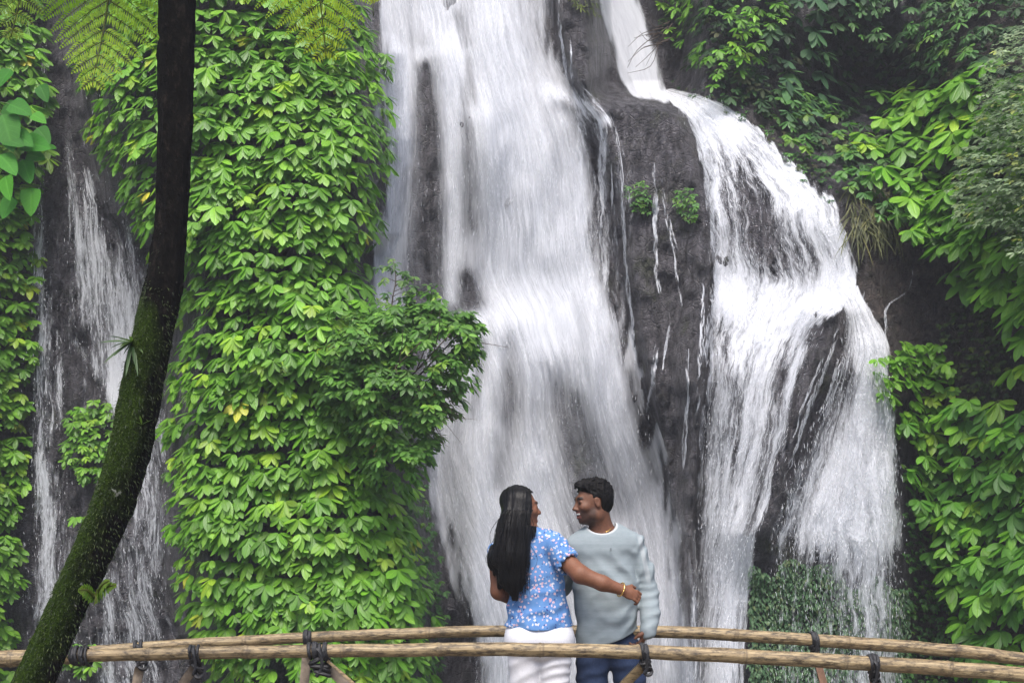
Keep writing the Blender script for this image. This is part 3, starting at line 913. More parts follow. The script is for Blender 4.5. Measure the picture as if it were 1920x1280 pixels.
climber("shrub", "mid green shrub between the top of the right fall and the dark hollow", "shrub", poly, 26, 21, 0.11, 0.45, Dr, 120, K=5, layers=2, cols=G_DARK[1:] + [(0.16, .3, .03)], w=[4, 4, 1, .6], cfn=lambda x, y: sm(.25, .55, fbm(x / 50, y / 50, 0, 2, 28)) * .8 + .15)
poly = [(1270, 150), (1340, 170), (1430, 190), (1520, 290), (1570, 340), (1570, 390), (1500, 330), (1430, 260), (1340, 200), (1260, 180)]
climber("undergrowth", "low dark undergrowth fringing the upper edge of the right fall", "undergrowth", poly, 16, 12, 0.05, 0.2, Dr, 121, K=4, layers=2, cols=G_DARK[:3] + [(.06, .06, .025)], w=[4, 3, 1, 1], mat=DULL, cfn=lambda x, y: 0.7)
climber("climbing_vine", "hanging leaf spray dipping from the right edge toward the olive scrub", "climbing vine", [(1880, 560), (1960, 520), (2100, 540), (2100, 760), (1930, 720), (1870, 660)], 40, 30, .17, .6, Dr, 122, K=5, layers=1, cols=G_BRIGHT[:4], w=[4, 4, 1.5, .4], flat=.4)
# backing leaves behind the right-hand plants; deep shade is put into their colours
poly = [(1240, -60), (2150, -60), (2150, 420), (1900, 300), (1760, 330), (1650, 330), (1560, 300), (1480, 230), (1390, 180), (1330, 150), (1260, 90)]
tag(climber("shade_tinted_foliage", "foliage with deep shade put into its leaf colours, filling the upper right of the gorge behind the lit plants", "foliage", poly, 24, 19, 0.105, 0.22, Dr, 126, K=5, layers=2, cols=[(0.02, 0.05, 0.02), (0.035, .085, .03), (0.05, .12, .035), (.07, .075, .035)], w=[4, 4, 2, .6], mat=DULL, cfn=lambda x, y: .35 + .5 * sm(.3, .6, fbm(x / 80, y / 60, 0, 2, 48))), kind='stuff')
# small plants rooted in the bare rib
climber("hanging_plant", "mossy green tuft on the rock rib left of the paired trickles", "hanging plant", [(1175, 345), (1210, 340), (1222, 370), (1215, 400), (1180, 390)], 8, 7, .045, .12, Dr, 123, K=4, layers=1, cols=G_DARK[1:], w=[3, 3, 1], mat=SMALL)
climber("hanging_plant", "mossy green tuft on the rock rib next to the right fall", "hanging plant", [(1262, 360), (1295, 350), (1312, 380), (1305, 415), (1275, 405)], 8, 7, .05, .12, Dr, 124, K=4, layers=1, cols=G_DARK[1:], w=[3, 3, 1], mat=SMALL)
climber("hanging_plant", "yellowish moss fringe hanging at the top of the rock rib", "hanging plant", [(1060, -40), (1115, -40), (1128, 10), (1122, 30), (1090, 22), (1065, 5)], 11, 9, .06, .2, Dr, 125, K=4, layers=2, cols=[(.10, .14, .02), (.16, .2, .03), (.06, .1, .02)], w=[2, 2, 1], mat=SMALL, width=.12)

# hanging grassy roots on the brown rock
r = np.random.default_rng(131)
root = thing("hanging_fern", "straggly olive fern roots hanging on the brown rock right of the right fall", "fern", P(1640, 470, 12.5))
mb = MB()
n = 260
px, py = r.uniform(1590, 1690, n), r.uniform(345, 440, n)
dirs = np.stack([r.normal(0, .5, n), -r.uniform(.1, .5, n), -r.uniform(.3, 1, n)], 1)
leaves(mb, P(px, py, Dbase(px, py) - .12), dirs, np.tile([0, -.6, .8], (n, 1)), r.uniform(.12, .34, n), .008, .5, palette(r, n, [(.05, .06, .02), (.1, .11, .03), (.16, .15, .04)], [3, 3, 1]), rows=5)
mb.build("leaves", SMALL, root)

# moss curtain behind the far right water
r = np.random.default_rng(132)
mb = MB()
n = 9000
py = r.uniform(1020, 1330, n)
px = r.uniform(1405, 1705, n)
k = (py > 1035 + 70 * vnoise(px / 40, 0, 0, 3) - (px < 1440) * 10)
px, py = px[k], py[k]
n = len(px)
dirs = np.stack([r.normal(0, .5, n), -r.uniform(.2, .7, n), -r.uniform(.2, 1, n)], 1)
leaves(mb, P(px, py, Dcliff(px, py) * .5 + Dbase(px, py) * .5 - .06 - r.uniform(0, .10, n)), dirs, np.tile([0, -.6, .8], (n, 1)), r.uniform(.03, .065, n), r.uniform(.010, .02, n), .5,
       palette(r, n, [(.045, .11, .045), (.08, .17, .075), (.15, .24, .13), (.10, .14, .04)], [4, 4, 1.5, 1]), rows=3)
o = mb.build("moss", SMALL)
tag(o, "dark green moss curtain under the ragged far right water", "moss", kind='stuff')


# ---------------------------------------------------------------- woody shrub in front of the main fall
def branchy(root, base, tips, r, rad=0.022, mat=STEM, name="branch"):
    m = MB()
    ends = []
    for tp in tips:
        mid = (np.asarray(base) + tp) / 2 + r.normal(0, .06, 3)
        pts = spline([base, mid, tp], 9)
        add_tube(m, pts, np.linspace(rad, rad * .25, 9), 6)
        for q in range(4):
            i = r.integers(3, 9)
            e = pts[i] + r.normal(0, .16, 3) + (tp - np.asarray(base)) * .12
            add_tube(m, spline([pts[i], (pts[i] + e) / 2 + r.normal(0, .02, 3), e], 5), np.linspace(rad * .35, rad * .12, 5), 5)
            ends.append(e)
        ends.append(np.asarray(tp))
    m.build(name, mat, root)
    return np.array(ends)


r = np.random.default_rng(141)
sh = thing("shrub", "bushy small-leaved shrub sticking out from the vine curtain over the main waterfall", "shrub", P(690, 860, 12.3))
DB = 12.0
base = P(660, 800, 12.7)
blobs = [(660, 650, 55, 50), (735, 600, 45, 40), (790, 640, 60, 50), (845, 625, 48, 42), (815, 575, 28, 30), (875, 610, 24, 16), (770, 705, 70, 50), (840, 690, 45, 40), (700, 720, 60, 55), (730, 790, 70, 45), (800, 770, 45, 38), (690, 640, 60, 45), (835, 735, 30, 25), (770, 830, 50, 30), (640, 720, 40, 50), (800, 590, 40, 30), (885, 650, 15, 20), (740, 860, 55, 40), (818, 552, 12, 16), (842, 566, 10, 10), (735, 560, 16, 14), (780, 572, 10, 20), (868, 590, 16, 8), (895, 606, 10, 6)]
tips = [P(b[0], b[1], DB + r.uniform(-.4, .3)) for b in blobs]
ends = branchy(sh, base, tips[:9], r, 0.018, STEM, "branches")
mb = MB()
for bx, by, sx, sy in blobs:
    n = int(sx * sy * 0.078)
    th, q = r.uniform(0, 2 * np.pi, n), np.sqrt(r.random(n)) * r.uniform(.7, 1.5, n)
    px, py = bx + np.cos(th) * q * sx, by + np.sin(th) * q * sy
    kp = fbm(px / 20, py / 16, 0, 2, 91) > .40
    px, py, q = px[kp], py[kp], q[kp]
    n = len(px)
    ball = np.sqrt(np.clip(1 - q ** 2, 0, 1))
    d = DB + .15 - ball * min(sx, sy) / 120 + r.uniform(-.05, .35, n) * (0.3 + ball)
    out = np.stack([(px - bx) / sx, -0.5 - ball, -(py - by) / sy * .5], 1)
    umbrella(mb, P(px, py, d), out, r.uniform(.065, .11, n), r, 4, [(0.055, .14, .022), (0.09, .22, .03), (0.14, .30, .04), (0.22, .36, .04), (.3, .16, .05)], [4, 5, 3, .6, .05], width=.25, lift=.3)
mb.build("leaves", SMALL, sh)
m = MB()
for i in range(34):
    p0 = P(r.uniform(770, 850), r.uniform(720, 800), DB)
    p1 = p0 + np.array([r.uniform(.05, .3), r.normal(0, .1), -r.uniform(-.02, .3)])
    add_tube(m, spline([p0, (p0 + p1) / 2 + r.normal(0, .04, 3), p1], 7), np.linspace(.004, .0015, 7), 4)
m.build("dead_twigs", STEM, sh)

sp = thing("sapling", "slender sapling with sparse leaves standing above the shrub in front of the spray", "sapling", P(732, 600, 12.2))
m = MB()
main = spline([P(732, 600, 12.2), P(736, 560, 12.2), P(742, 525, 12.2), P(738, 488, 12.2)], 12)
add_tube(m, main, np.linspace(.009, .003, 12), 6)
mb = MB()
for i, (x, y) in enumerate([(722, 500), (718, 520), (770, 520), (760, 510), (775, 535), (725, 545), (755, 548), (716, 570), (745, 575), (738, 490), (735, 500), (762, 525), (768, 555), (722, 585), (750, 530)]):
    e = P(x, y, 12.2 + r.normal(0, .08))
    s = main[min(11, max(0, int((600 - y - 8) / 112 * 11)))]
    add_tube(m, spline([s, (s + e) / 2 + np.array([0, 0, .01]), e], 5), np.linspace(.004, .002, 5), 4)
    umbrella(mb, np.repeat(e[None], 2, 0) + r.normal(0, .025, (2, 3)), np.tile([0, -1, .2], (2, 1)), np.array([.075, .065]), r, 4, [(.05, .13, .03), (.09, .2, .04), (.15, .24, .05)], [3, 3, 1], width=.24)
m.build("stem", STEM, sp)
mb.build("leaves", SMALL, sp)

tw = thing("bare_twigs", "bare drooping twigs hanging in front of the smooth upper chute", "twigs", P(1240, 60, 14))
m = MB()
for i in range(16):
    p0 = P(r.uniform(1232, 1262), r.uniform(40, 90), 14.6)
    p1 = p0 + np.array([-r.uniform(.1, .45), r.normal(0, .1), -r.uniform(-.05, .45)])
    add_tube(m, spline([p0, (p0 + p1) / 2 + r.normal(0, .05, 3), p1], 7), np.linspace(.006, .002, 7), 4)
m.build("branches", STEM, tw)

# ---------------------------------------------------------------- big-leaved plant, upper left
r = np.random.default_rng(151)
BIGLEAF = mat_leaf("heart_leaf", .6, .45, .4, .2)
bp = thing("elephant_ear_plant", "large heart-leaved plant hanging from the upper left wall beside the trickle", "plant", P(20, 400, 13))
mb, m = MB(), MB()
spec = [(38, 190, -40, 60, 58), (5, 215, 30, 70, 70), (60, 215, 60, 30, 34), (18, 195, 150, 60, 50), (40, 268, 100, 12, 62), (42, 300, 30, 62, 46), (10, 262, 80, 20, 40), (28, 250, 70, 40, 44), (58, 352, 5, 48, 50), (50, 290, 60, 10, 40), (10, 330, 20, 60, 44), (0, 290, 60, 60, 50), (70, 240, 40, 40, 40), (90, 276, 50, 5, 18), (24, 370, -20, 50, 40), (75, 160, 30, 50, 36), (20, 130, -30, 50, 40)]
for x, y, dx, dy, ln in spec:
    d = float(Dbase(x, y)) - .5 - r.uniform(0, .15)
    p0 = P(x, y, d)
    dv = np.array([dx, -18.0, -dy]) / np.hypot(dx, dy)
    leaves(mb, p0[None], dv[None] * [1, .02, 1] + np.array([[0, -.25, 0]]), np.array([[r.normal(0, .2), -1, .55]]), ln * 13 / F * 1.15, ln * 13 / F * .42, .15, palette(r, 1, [(.05, .24, .02), (.09, .33, .03), (.04, .17, .02)], [1, 1, 1]), rows=9, fold=.18, shape=.55)
    st = P(x - 40, y + 10, d + .4)
    add_tube(m, spline([st, (st + p0) / 2 + [0, 0, .05], p0], 6), np.linspace(.009, .005, 6), 5)
mb.build("leaves", BIGLEAF, bp)
m.build("stem", mat_plain("green_stem", (.07, .14, .03), .5), bp)
# ---------------------------------------------------------------- bamboo footbridge
DECK = CZ - 1.4
t = NT("weathered_bamboo")
uv = t.n("UVMap", uv_map="UVMap").outputs[0]
cob = t.n("TexCoord").outputs["Object"]
st1 = t.noise(t.mapping(uv, (22, 2.2, 1)), 1.0, 5, 0.7)
st2 = t.noise(t.mapping(uv, (60, 7, 1)), 1.0, 4, 0.7)
spk = t.noise(t.mapping(cob, (5, 18, 18)), 3.0, 6, 0.75)
c = t.ramp(st1, [(0.3, (0.11, 0.075, 0.04)), (0.5, (0.30, 0.22, 0.115)), (0.72, (0.52, 0.42, 0.25))])
c = t.mix(t.maprange(spk, 0.45, 0.60), c, (0.05, 0.036, 0.022))
c = t.mix(t.maprange(st2, 0.48, 0.68, 0.0, 0.75), c, (0.10, 0.07, 0.035))
nodec = t.n("Attribute", attribute_name="amount").outputs["Fac"]
c = t.mix(t.math('MULTIPLY', nodec, 0.8), c, (0.09, 0.065, 0.04))
BAMBOO = t.finish(t.principled(c, 0.5, t.bump(st2, 0.4, 0.004), 0.4))
RUBBER = mat_plain("black_rubber_strip", (0.018, 0.018, 0.02), 0.6, 50, 0.4, 0.5, 0.45)
GREYW = mat_plain("grey_split_bamboo", (0.20, 0.16, 0.12), 0.75, 18, 0.5, 0.6)
BROWNW = mat_plain("brown_wood_strip", (0.17, 0.095, 0.06), 0.7, 20, 0.4, 0.5)

DN, DF = 5.45, 6.65
NEAR = [(-420, 1252), (0, 1235), (130, 1229), (400, 1223), (640, 1219), (960, 1217), (1280, 1224), (1600, 1241), (1920, 1264), (2350, 1304)]
FAR = [(-420, 1268), (-100, 1244), (270, 1212), (460, 1201), (640, 1192), (800, 1185.5), (950, 1182.5), (1240, 1184), (1400, 1191), (1600, 1204), (1760, 1217), (1920, 1235), (2350, 1298)]


def rail_at(tab, d, px):
    return P(px, np.interp(px, [q[0] for q in tab], [q[1] for q in tab]), d)


bridge = thing("footbridge", "arched bamboo footbridge with two round bamboo handrails that the couple stand on", "footbridge", (0, 6, DECK))


def bamboo(mb, tab, d, x0, x1, rad, nodes, taper=(1, 1)):
    """One pole: knuckle rings at the given pixel columns."""
    xs = np.arange(x0, x1 + 1, 2.0)
    sp = spline(tab, 1200)
    py = np.interp(xs, sp[:, 0], sp[:, 1])
    nd = np.array(nodes, float)
    dist = xs[:, None] - nd[None]
    ring = np.exp(-(dist / 2.2) ** 2).max(1)
    scar = np.exp(-((dist - 5.5) / 1.6) ** 2).max(1)
    rr = rad * np.interp(xs, [x0, x1], taper) * (1 + 0.10 * ring + 0.05 * scar - 0.02 * np.sin(xs / 31.0) ** 2) 
    jig = np.zeros((len(xs), 3))
    jig[:, 2] = 0.004 * (vnoise(xs / 45, 3, 0, int(rad * 1e5)) - .5)
    v, f, uvv, c0, c1 = tube(P(xs, py, d) + jig, rr, 20)
    am = np.concatenate([np.repeat(np.maximum(ring * .5, scar), 21), [0, 0]])
    n0 = mb.n
    mb.add(v, f, uvv, None, am)
    mb.f += [c0 + n0, c1 + n0]


mb = MB()
bamboo(mb, NEAR, DN, -420, 138, 0.0395, [-300, -180, -60, 20], (1.05, .98))
mb.build("handrail", BAMBOO, bridge)
mb = MB()
bamboo(mb, NEAR, DN, 132, 2350, 0.0315, [168, 277, 460, 640, 822, 1013, 1196, 1392, 1580, 1776, 1960, 2150], (.92, 1.22))
mb.build("handrail", BAMBOO, bridge)
mb = MB()
bamboo(mb, FAR, DF, -420, 2350, 0.0335, [-250, -60, 110, 250, 457, 620, 800, 985, 1180, 1376, 1584, 1790, 2000, 2200], (.8, 1.2))
mb.build("handrail", BAMBOO, bridge)


def wrap(tab, d, px, wpx, rad, turns, r, hang=0.0, thick=0.008):
    """Rubber strips wound round the pole; hang adds a knot below it."""
    m = MB()
    w = wpx * d / F
    th = np.linspace(0, 2 * np.pi * turns, 26 * turns)
    c = rail_at(tab, d, px)
    xx = np.linspace(-w / 2, w / 2, len(th)) + 0.004 * np.sin(th * .37 + r.random() * 6)
    rr = rad + thick * .5 + 0.003 * np.sin(th * 1.7 + r.random() * 6)
    pts = np.stack([c[0] + xx, c[1] + np.cos(th) * rr, c[2] + np.sin(th) * rr], 1)
    add_tube(m, pts, thick * (1 + .25 * np.sin(th * .9)), 6)
    if hang > 0:
        nk = 5
        for k in range(nk):
            z0 = c[2] - rad - hang * (k + .3) / nk
            a = np.linspace(0, 2 * np.pi * 1.15, 22)
            rx = w * (.42 + .12 * r.random()) * (1 - .25 * k / nk)
            pts = np.stack([c[0] + rx * np.cos(a) + .004 * k, c[1] + .026 * np.sin(a), z0 + .012 * np.sin(a * 1 + r.random() * 6) + .012 * np.cos(a + k)], 1)
            add_tube(m, pts, thick * 1.25, 6)
        pts = spline([(c[0] - w * .3, c[1] - .02, c[2] + rad * .5), (c[0] + w * .1, c[1] - rad - .008, c[2]), (c[0] + w * .2, c[1] - .03, c[2] - rad - hang * .5), (c[0] - w * .1, c[1] - .02, c[2] - rad - hang)], 14)
        add_tube(m, pts, thick * 1.2, 6)
    m.build("lashing", RUBBER, bridge)


r = np.random.default_rng(201)
wrap(NEAR, DN, 150, 36, .037, 6, r, 0, .007)
wrap(NEAR, DN, 366, 17, .030, 3, r, .07, .007)
wrap(NEAR, DN, 598, 38, .031, 6, r, .085, .0082)
wrap(NEAR, DN, 1209, 16, .033, 3, r, .065, .007)
wrap(NEAR, DN, 1637, 14, .036, 3, r, .055, .007)
wrap(FAR, DF, 262, 18, .03, 2, r, .08, .009)
wrap(FAR, DF, 577, 12, .033, 3, r, .05, .009)
wrap(FAR, DF, 1526, 13, .035, 3, r, .05, .009)
wrap(FAR, DF, 1062, 12, .034, 3, r, .04, .009)


def strut(p0, p1, wid, thk, mat, name="brace"):
    m = MB()
    p0, p1 = np.asarray(p0, float), np.asarray(p1, float)
    n = 8
    cl = spline([p0, (p0 + p1) / 2 + [0, 0, .004], p1], n)
    a = unit(p1 - p0)
    s = unit(np.cross(a, [0, 1, 0]))
    w = np.array([[-1, -1], [1, -1], [1, 1], [-1, 1], [-1, -1]]) * .5
    v = cl[:, None, :] + w[None, :, :1] * wid * s + w[None, :, 1:] * thk * np.array([0, 1.0, 0])
    m.add(v.reshape(-1, 3), grid_faces(5, n))
    e = (n - 1) * 5
    m.f += [np.array([[3, 2, 1, 0]]), np.array([[e, e + 1, e + 2, e + 3]])]
    m.build(name, mat, bridge, smooth=False)


strut(P(372, 1240, DN + .03), P(300, 1345, DN + .1), .040, .022, GREYW)
strut(P(606, 1242, DN + .03), P(712, 1345, DN + .1), .044, .022, GREYW)
strut(P(614, 1238, DN - .03), P(700, 1315, DN), .012, .012, BAMBOO)
strut(P(1212, 1240, DN + .02), P(1128, 1330, DN + .1), .044, .03, BAMBOO)
strut(P(1637, 1262, DN + .03), P(1646, 1370, DN + .05), .034, .022, BROWNW)
strut(P(262, 1250, DF), P(236, 1400, DF), .05, .02, GREYW)
strut(P(1526, 1215, DF), P(1562, 1350, DF), .040, .02, BROWNW)
strut(P(1062, 1200, DF + .02), P(1030, 1400, DF), .05, .02, mat_plain("dark_strut", (.035, .032, .03), .8, 20))
strut(P(577, 1205, DF), P(560, 1400, DF), .05, .02, GREYW)
# deck of bamboo poles lying across two stringers, arched like the rails (below the frame)
m = MB()
for i, x in enumerate(np.arange(-4.2, 4.21, 0.075)):
    z = DECK - 0.03 - 0.012 * x * x
    add_tube(m, np.array([[x, DN - .08, z], [x, 6.0, z + .002 * (i % 3)], [x, DF + .08, z]]), .034, 8)
for y in (DN, DF):
    xs = np.linspace(-4.3, 4.3, 24)
    add_tube(m, np.stack([xs, np.full(24, y), DECK - .11 - .012 * xs ** 2], 1), .05, 10)
o = m.build("deck", BAMBOO, bridge)
for x in (-3.3, -1.5, 1.7, 3.4):
    for y, tab in ((DN, NEAR), (DF, FAR)):
        m = MB()
        add_tube(m, np.array([[x, y + .05, -1.3], [x, y + .05, DECK - .15]]), .045, 10)
        m.build("post", BAMBOO, bridge)

# ---------------------------------------------------------------- leaning mossy tree-fern trunk with hanging fronds
DT = 4.85
t = NT("mossy_bark")
co = t.n("TexCoord").outputs["Object"]
z = t.n("SeparateXYZ", {0: co}).outputs[2]
big = t.noise(co, 3.2, 5, 0.65)
fin = t.noise(t.mapping(co, (1, 1, .5)), 38, 6, 0.7)
fuzz = t.noise(co, 130, 4, 0.75)
bark = t.ramp(fin, [(0.35, (0.0015, 0.0012, 0.001)), (0.55, (0.006, 0.005, 0.004)), (0.72, (0.035, 0.027, 0.021))])  # near-black bark: the shade under the canopy is put into this colour
moss = t.ramp(fuzz, [(0.3, (0.006, 0.012, 0.002)), (0.55, (0.034, 0.066, 0.006)), (0.72, (0.11, 0.17, 0.016))])
mz = t.n("Attribute", attribute_name="amount").outputs["Fac"]
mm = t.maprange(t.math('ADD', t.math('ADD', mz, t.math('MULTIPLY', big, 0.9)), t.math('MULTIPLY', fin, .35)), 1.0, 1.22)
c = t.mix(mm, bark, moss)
vo = t.n("TexVoronoi", {"Vector": t.mapping(co, (1, 1, .55)), "Scale": 15.0, "Randomness": 1.0})
lich = t.maprange(t.noise(t.mapping(co, (1, 1, .6)), 17.0, 5, .55, .4), .665, .69)
lich = t.math('MULTIPLY', lich, t.maprange(z, 2.4, 1.5))
c = t.mix(lich, c, (0.33, 0.34, 0.30))
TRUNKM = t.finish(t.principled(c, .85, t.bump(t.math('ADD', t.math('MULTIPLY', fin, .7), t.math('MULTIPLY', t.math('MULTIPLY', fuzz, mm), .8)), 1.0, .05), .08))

TR = [(330, -420, 32), (330, -20, 32), (330, 120, 32), (330, 250, 30), (324, 400, 29), (315, 480, 30), (302, 560, 34), (283, 650, 36), (262, 750, 37), (240, 850, 36), (208, 950, 36), (166, 1050, 35), (121, 1150, 33), (73, 1260, 34), (0, 1420, 42), (-50, 1560, 60), (-75, 1640, 90)]
sp = spline(TR, 220)
cen = P(sp[:, 0], sp[:, 1], DT)
rad = sp[:, 2] * DT / F
v, f, uvv, c0, c1 = tube(cen, rad, 44)
nn = (len(v) - 2)
ang = uvv[:nn, 0] * 2 * np.pi
ringi = np.repeat(np.arange(220), 45)
dirv = v[:nn] - cen[ringi]
lump = (fbm(np.cos(ang) * 2.2 + 7, np.sin(ang) * 2.2, v[:nn, 2] * 3.0, 4, 71) - .5) * .032 + (fbm(np.cos(ang) * 9, np.sin(ang) * 9, v[:nn, 2] * 26, 3, 72) - .5) * .018
v[:nn] += unit(dirv) * lump[:, None]
zrel = sp[:, 1][ringi]
leftness = -unit(dirv)[:, 0] * .22
am = np.concatenate([np.clip(sm(470, 640, zrel) * .54 + leftness * sm(430, 560, zrel), 0, 1), [0, 0]])
tree = thing("tree", "dark leaning trunk with green moss and pale lichen crossing the left of the photo", "tree", P(60, 1560, DT))
mb = MB()
mb.add(v, f, uvv, None, am)
mb.f += [c0, c1]
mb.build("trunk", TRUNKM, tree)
# moss tufts that give the trunk its furry edge
r = np.random.default_rng(211)
n = 5200
i = r.integers(0, nn, n * 2)
i = i[r.random(n * 2) < np.clip(am[i] * 1.5, 0, 1)][:n]
d0 = unit(dirv)[i]
pp = v[i] - d0 * .002
mb = MB()
leaves(mb, pp, d0 + r.normal(0, .5, (len(i), 3)) + [0, 0, -.25], np.tile([.1, -.5, .8], (len(i), 1)), r.uniform(.008, .022, len(i)), .0016, .5, palette(r, len(i), [(.015, .03, .004), (.035, .06, .007), (.08, .11, .02)], [3, 3, 1]), rows=3)
o = mb.build("moss_tufts", SMALL, tree)
o['kind'] = 'stuff'


def frond(name_parent, pts, length, nP, col, seed, side=None, curl=.2, pl=.066, label=None):
    """A twice-divided tree-fern leaf: rachis, paired pinnae, each with two rows of leaflets."""
    r = np.random.default_rng(seed)
    ra = spline(pts, 60)
    m = MB()
    add_tube(m, ra, np.linspace(.009, .002, 60), 6, (.10, .12, .02))
    tan = unit(np.gradient(ra, axis=0))
    side = np.array([1.0, .15, 0]) if side is None else np.asarray(side, float)
    pos, dr, nr, L, W, C = [], [], [], [], [], []
    for k in range(nP):
        s = (k + .5) / nP
        i = int(s * 59)
        ln = length * min(1, (1 - s) * 1.5 + .10) * min(1, .5 + s * 3)
        for sg in (-1, 1):
            d = unit(side * sg + tan[i] * (.38 + .3 * s) + [0, 0, 0.06] + r.normal(0, .05, 3))
            q = ra[i] + d * ln * np.linspace(0, 1, 14)[:, None] - np.array([0, 0, 1]) * (ln * curl * np.linspace(0, 1, 14)[:, None] ** 2)
            add_tube(m, q, np.linspace(.0026, .0008, 14), 4, (.14, .16, .02))
            nl = max(6, int(ln / .0098))
            tq = np.linspace(.06, 1, nl)
            pq = np.stack([np.interp(tq, np.linspace(0, 1, 14), q[:, a]) for a in range(3)], 1)
            td = unit(np.gradient(pq, axis=0))
            nrm = unit(np.cross(td, tan[i]))
            nrm = np.where(nrm[:, 2:3] < 0, -nrm, nrm)
            sd = np.cross(nrm, td)
            for s2 in (-1, 1):
                pos.append(pq)
                dr.append(unit(sd * s2 + td * .35 + r.normal(0, .06, (nl, 3))))
                nr.append(nrm)
                w = pl * np.minimum(1, (1 - tq) * 2.2 + .15) * (.55 + .45 * min(1, ln / length))
                L.append(w * .72)
                W.append(np.full(nl, .0046))
                C.append(np.tile(col, (nl, 1)) * (1 + r.normal(0, .15, (nl, 1))).clip(.5, 1.5) * np.array([1 + .35 * s ** 3, 1, 1]))
    leaves(m, np.concatenate(pos), np.concatenate(dr), np.concatenate(nr), np.concatenate(L), np.concatenate(W), .25, np.concatenate(C), rows=3, fold=.1)
    o = m.build("frond", FROND, name_parent)
    if label:
        o['label'] = label


FROND = mat_leaf("fern_frond", .5, .1, .5, .3)
fc = (.24, .42, .025)
frond(tree, [P(318, -330, DT + .05), P(255, -215, 5.05), P(215, -70, 5.12), P(195, 50, 5.12), P(172, 165, 5.06)], .42, 19, fc, 1, (1, .05, .05), .22)
frond(tree, [P(320, -330, DT), P(190, -260, 4.9), P(100, -150, 4.95), P(50, -40, 5.0), P(20, 70, 5.0)], .30, 15, (.13, .25, .02), 2, (1, .1, .1), .25)
frond(tree, [P(345, -330, DT), P(470, -260, 4.85), P(560, -150, 4.8), P(595, -30, 4.8), P(612, 110, 4.85)], .46, 19, (.27, .44, .025), 3, (1, -.1, .06), .2)
frond(tree, [P(335, -340, DT), P(250, -330, 4.6), P(160, -250, 4.4), P(100, -120, 4.3), P(110, -10, 4.3)], .2, 14, (.2, .32, .02), 4, (1, .1, .0), .3)
frond(tree, [P(345, -330, DT), P(420, -340, 5.3), P(620, -300, 5.6), P(690, -160, 5.7), P(700, 30, 5.7)], .22, 14, (.22, .34, .02), 5, (1, .1, .0), .25)

# plants growing on the trunk
ep = thing("epiphyte", "spiky dark strap-leaved plant perched on the left of the leaning trunk", "plant", P(246, 640, DT - .05))
mb = MB()
n = 15
b0 = P(248, 642, DT - .05)
tips = [(188, 632), (205, 622), (222, 626), (196, 668), (215, 655), (232, 660), (252, 672), (268, 655), (236, 690), (225, 640), (243, 622), (238, 672), (258, 690), (210, 640), (230, 645)]
dd = np.array([P(x, y, DT - .05 + r.uniform(-.14, .02)) for x, y in tips]) - b0
leaves(mb, np.repeat(b0[None], n, 0), dd, np.tile([.1, -.5, .9], (n, 1)) + r.normal(0, .2, (n, 3)), np.linalg.norm(dd, axis=1) * 1.05, .0065, .18, palette(r, n, [(.02, .05, .015), (.05, .10, .03), (.09, .15, .04)], [3, 2, 1]), rows=7, fold=.3, shape=.8)
mb.build("leaves", SMALL, ep)
sf = thing("small_fern", "small light green fern sprouting from the lower trunk", "fern", P(176, 1122, DT - .2))
for i, (x, y) in enumerate([(148, 1106), (205, 1088), (218, 1096), (182, 1128)]):
    frond(sf, [P(178, 1120, DT - .2), P((x + 178) / 2, (y + 1120) / 2 - 7, DT - .24), P(x, y, DT - .26)], .035, 8, (.14, .28, .03), 20 + i, (.15, .1, 1), .1, .014)
tg = thing("twig_sprig", "tiny two-leaved sprig on the middle of the leaning trunk", "plant", P(268, 795, DT - .1))
mb = MB()
b0 = P(266, 796, DT - .1)
dd = np.array([P(x, y, DT - .16) for x, y in [(245, 784), (288, 782), (262, 775)]]) - b0
leaves(mb, np.repeat(b0[None], 3, 0), dd, np.tile([0, -.4, 1], (3, 1)), np.linalg.norm(dd, axis=1), .004, .1, np.tile((.08, .14, .02), (3, 1)), rows=5)
mb.build("leaves", SMALL, tg)
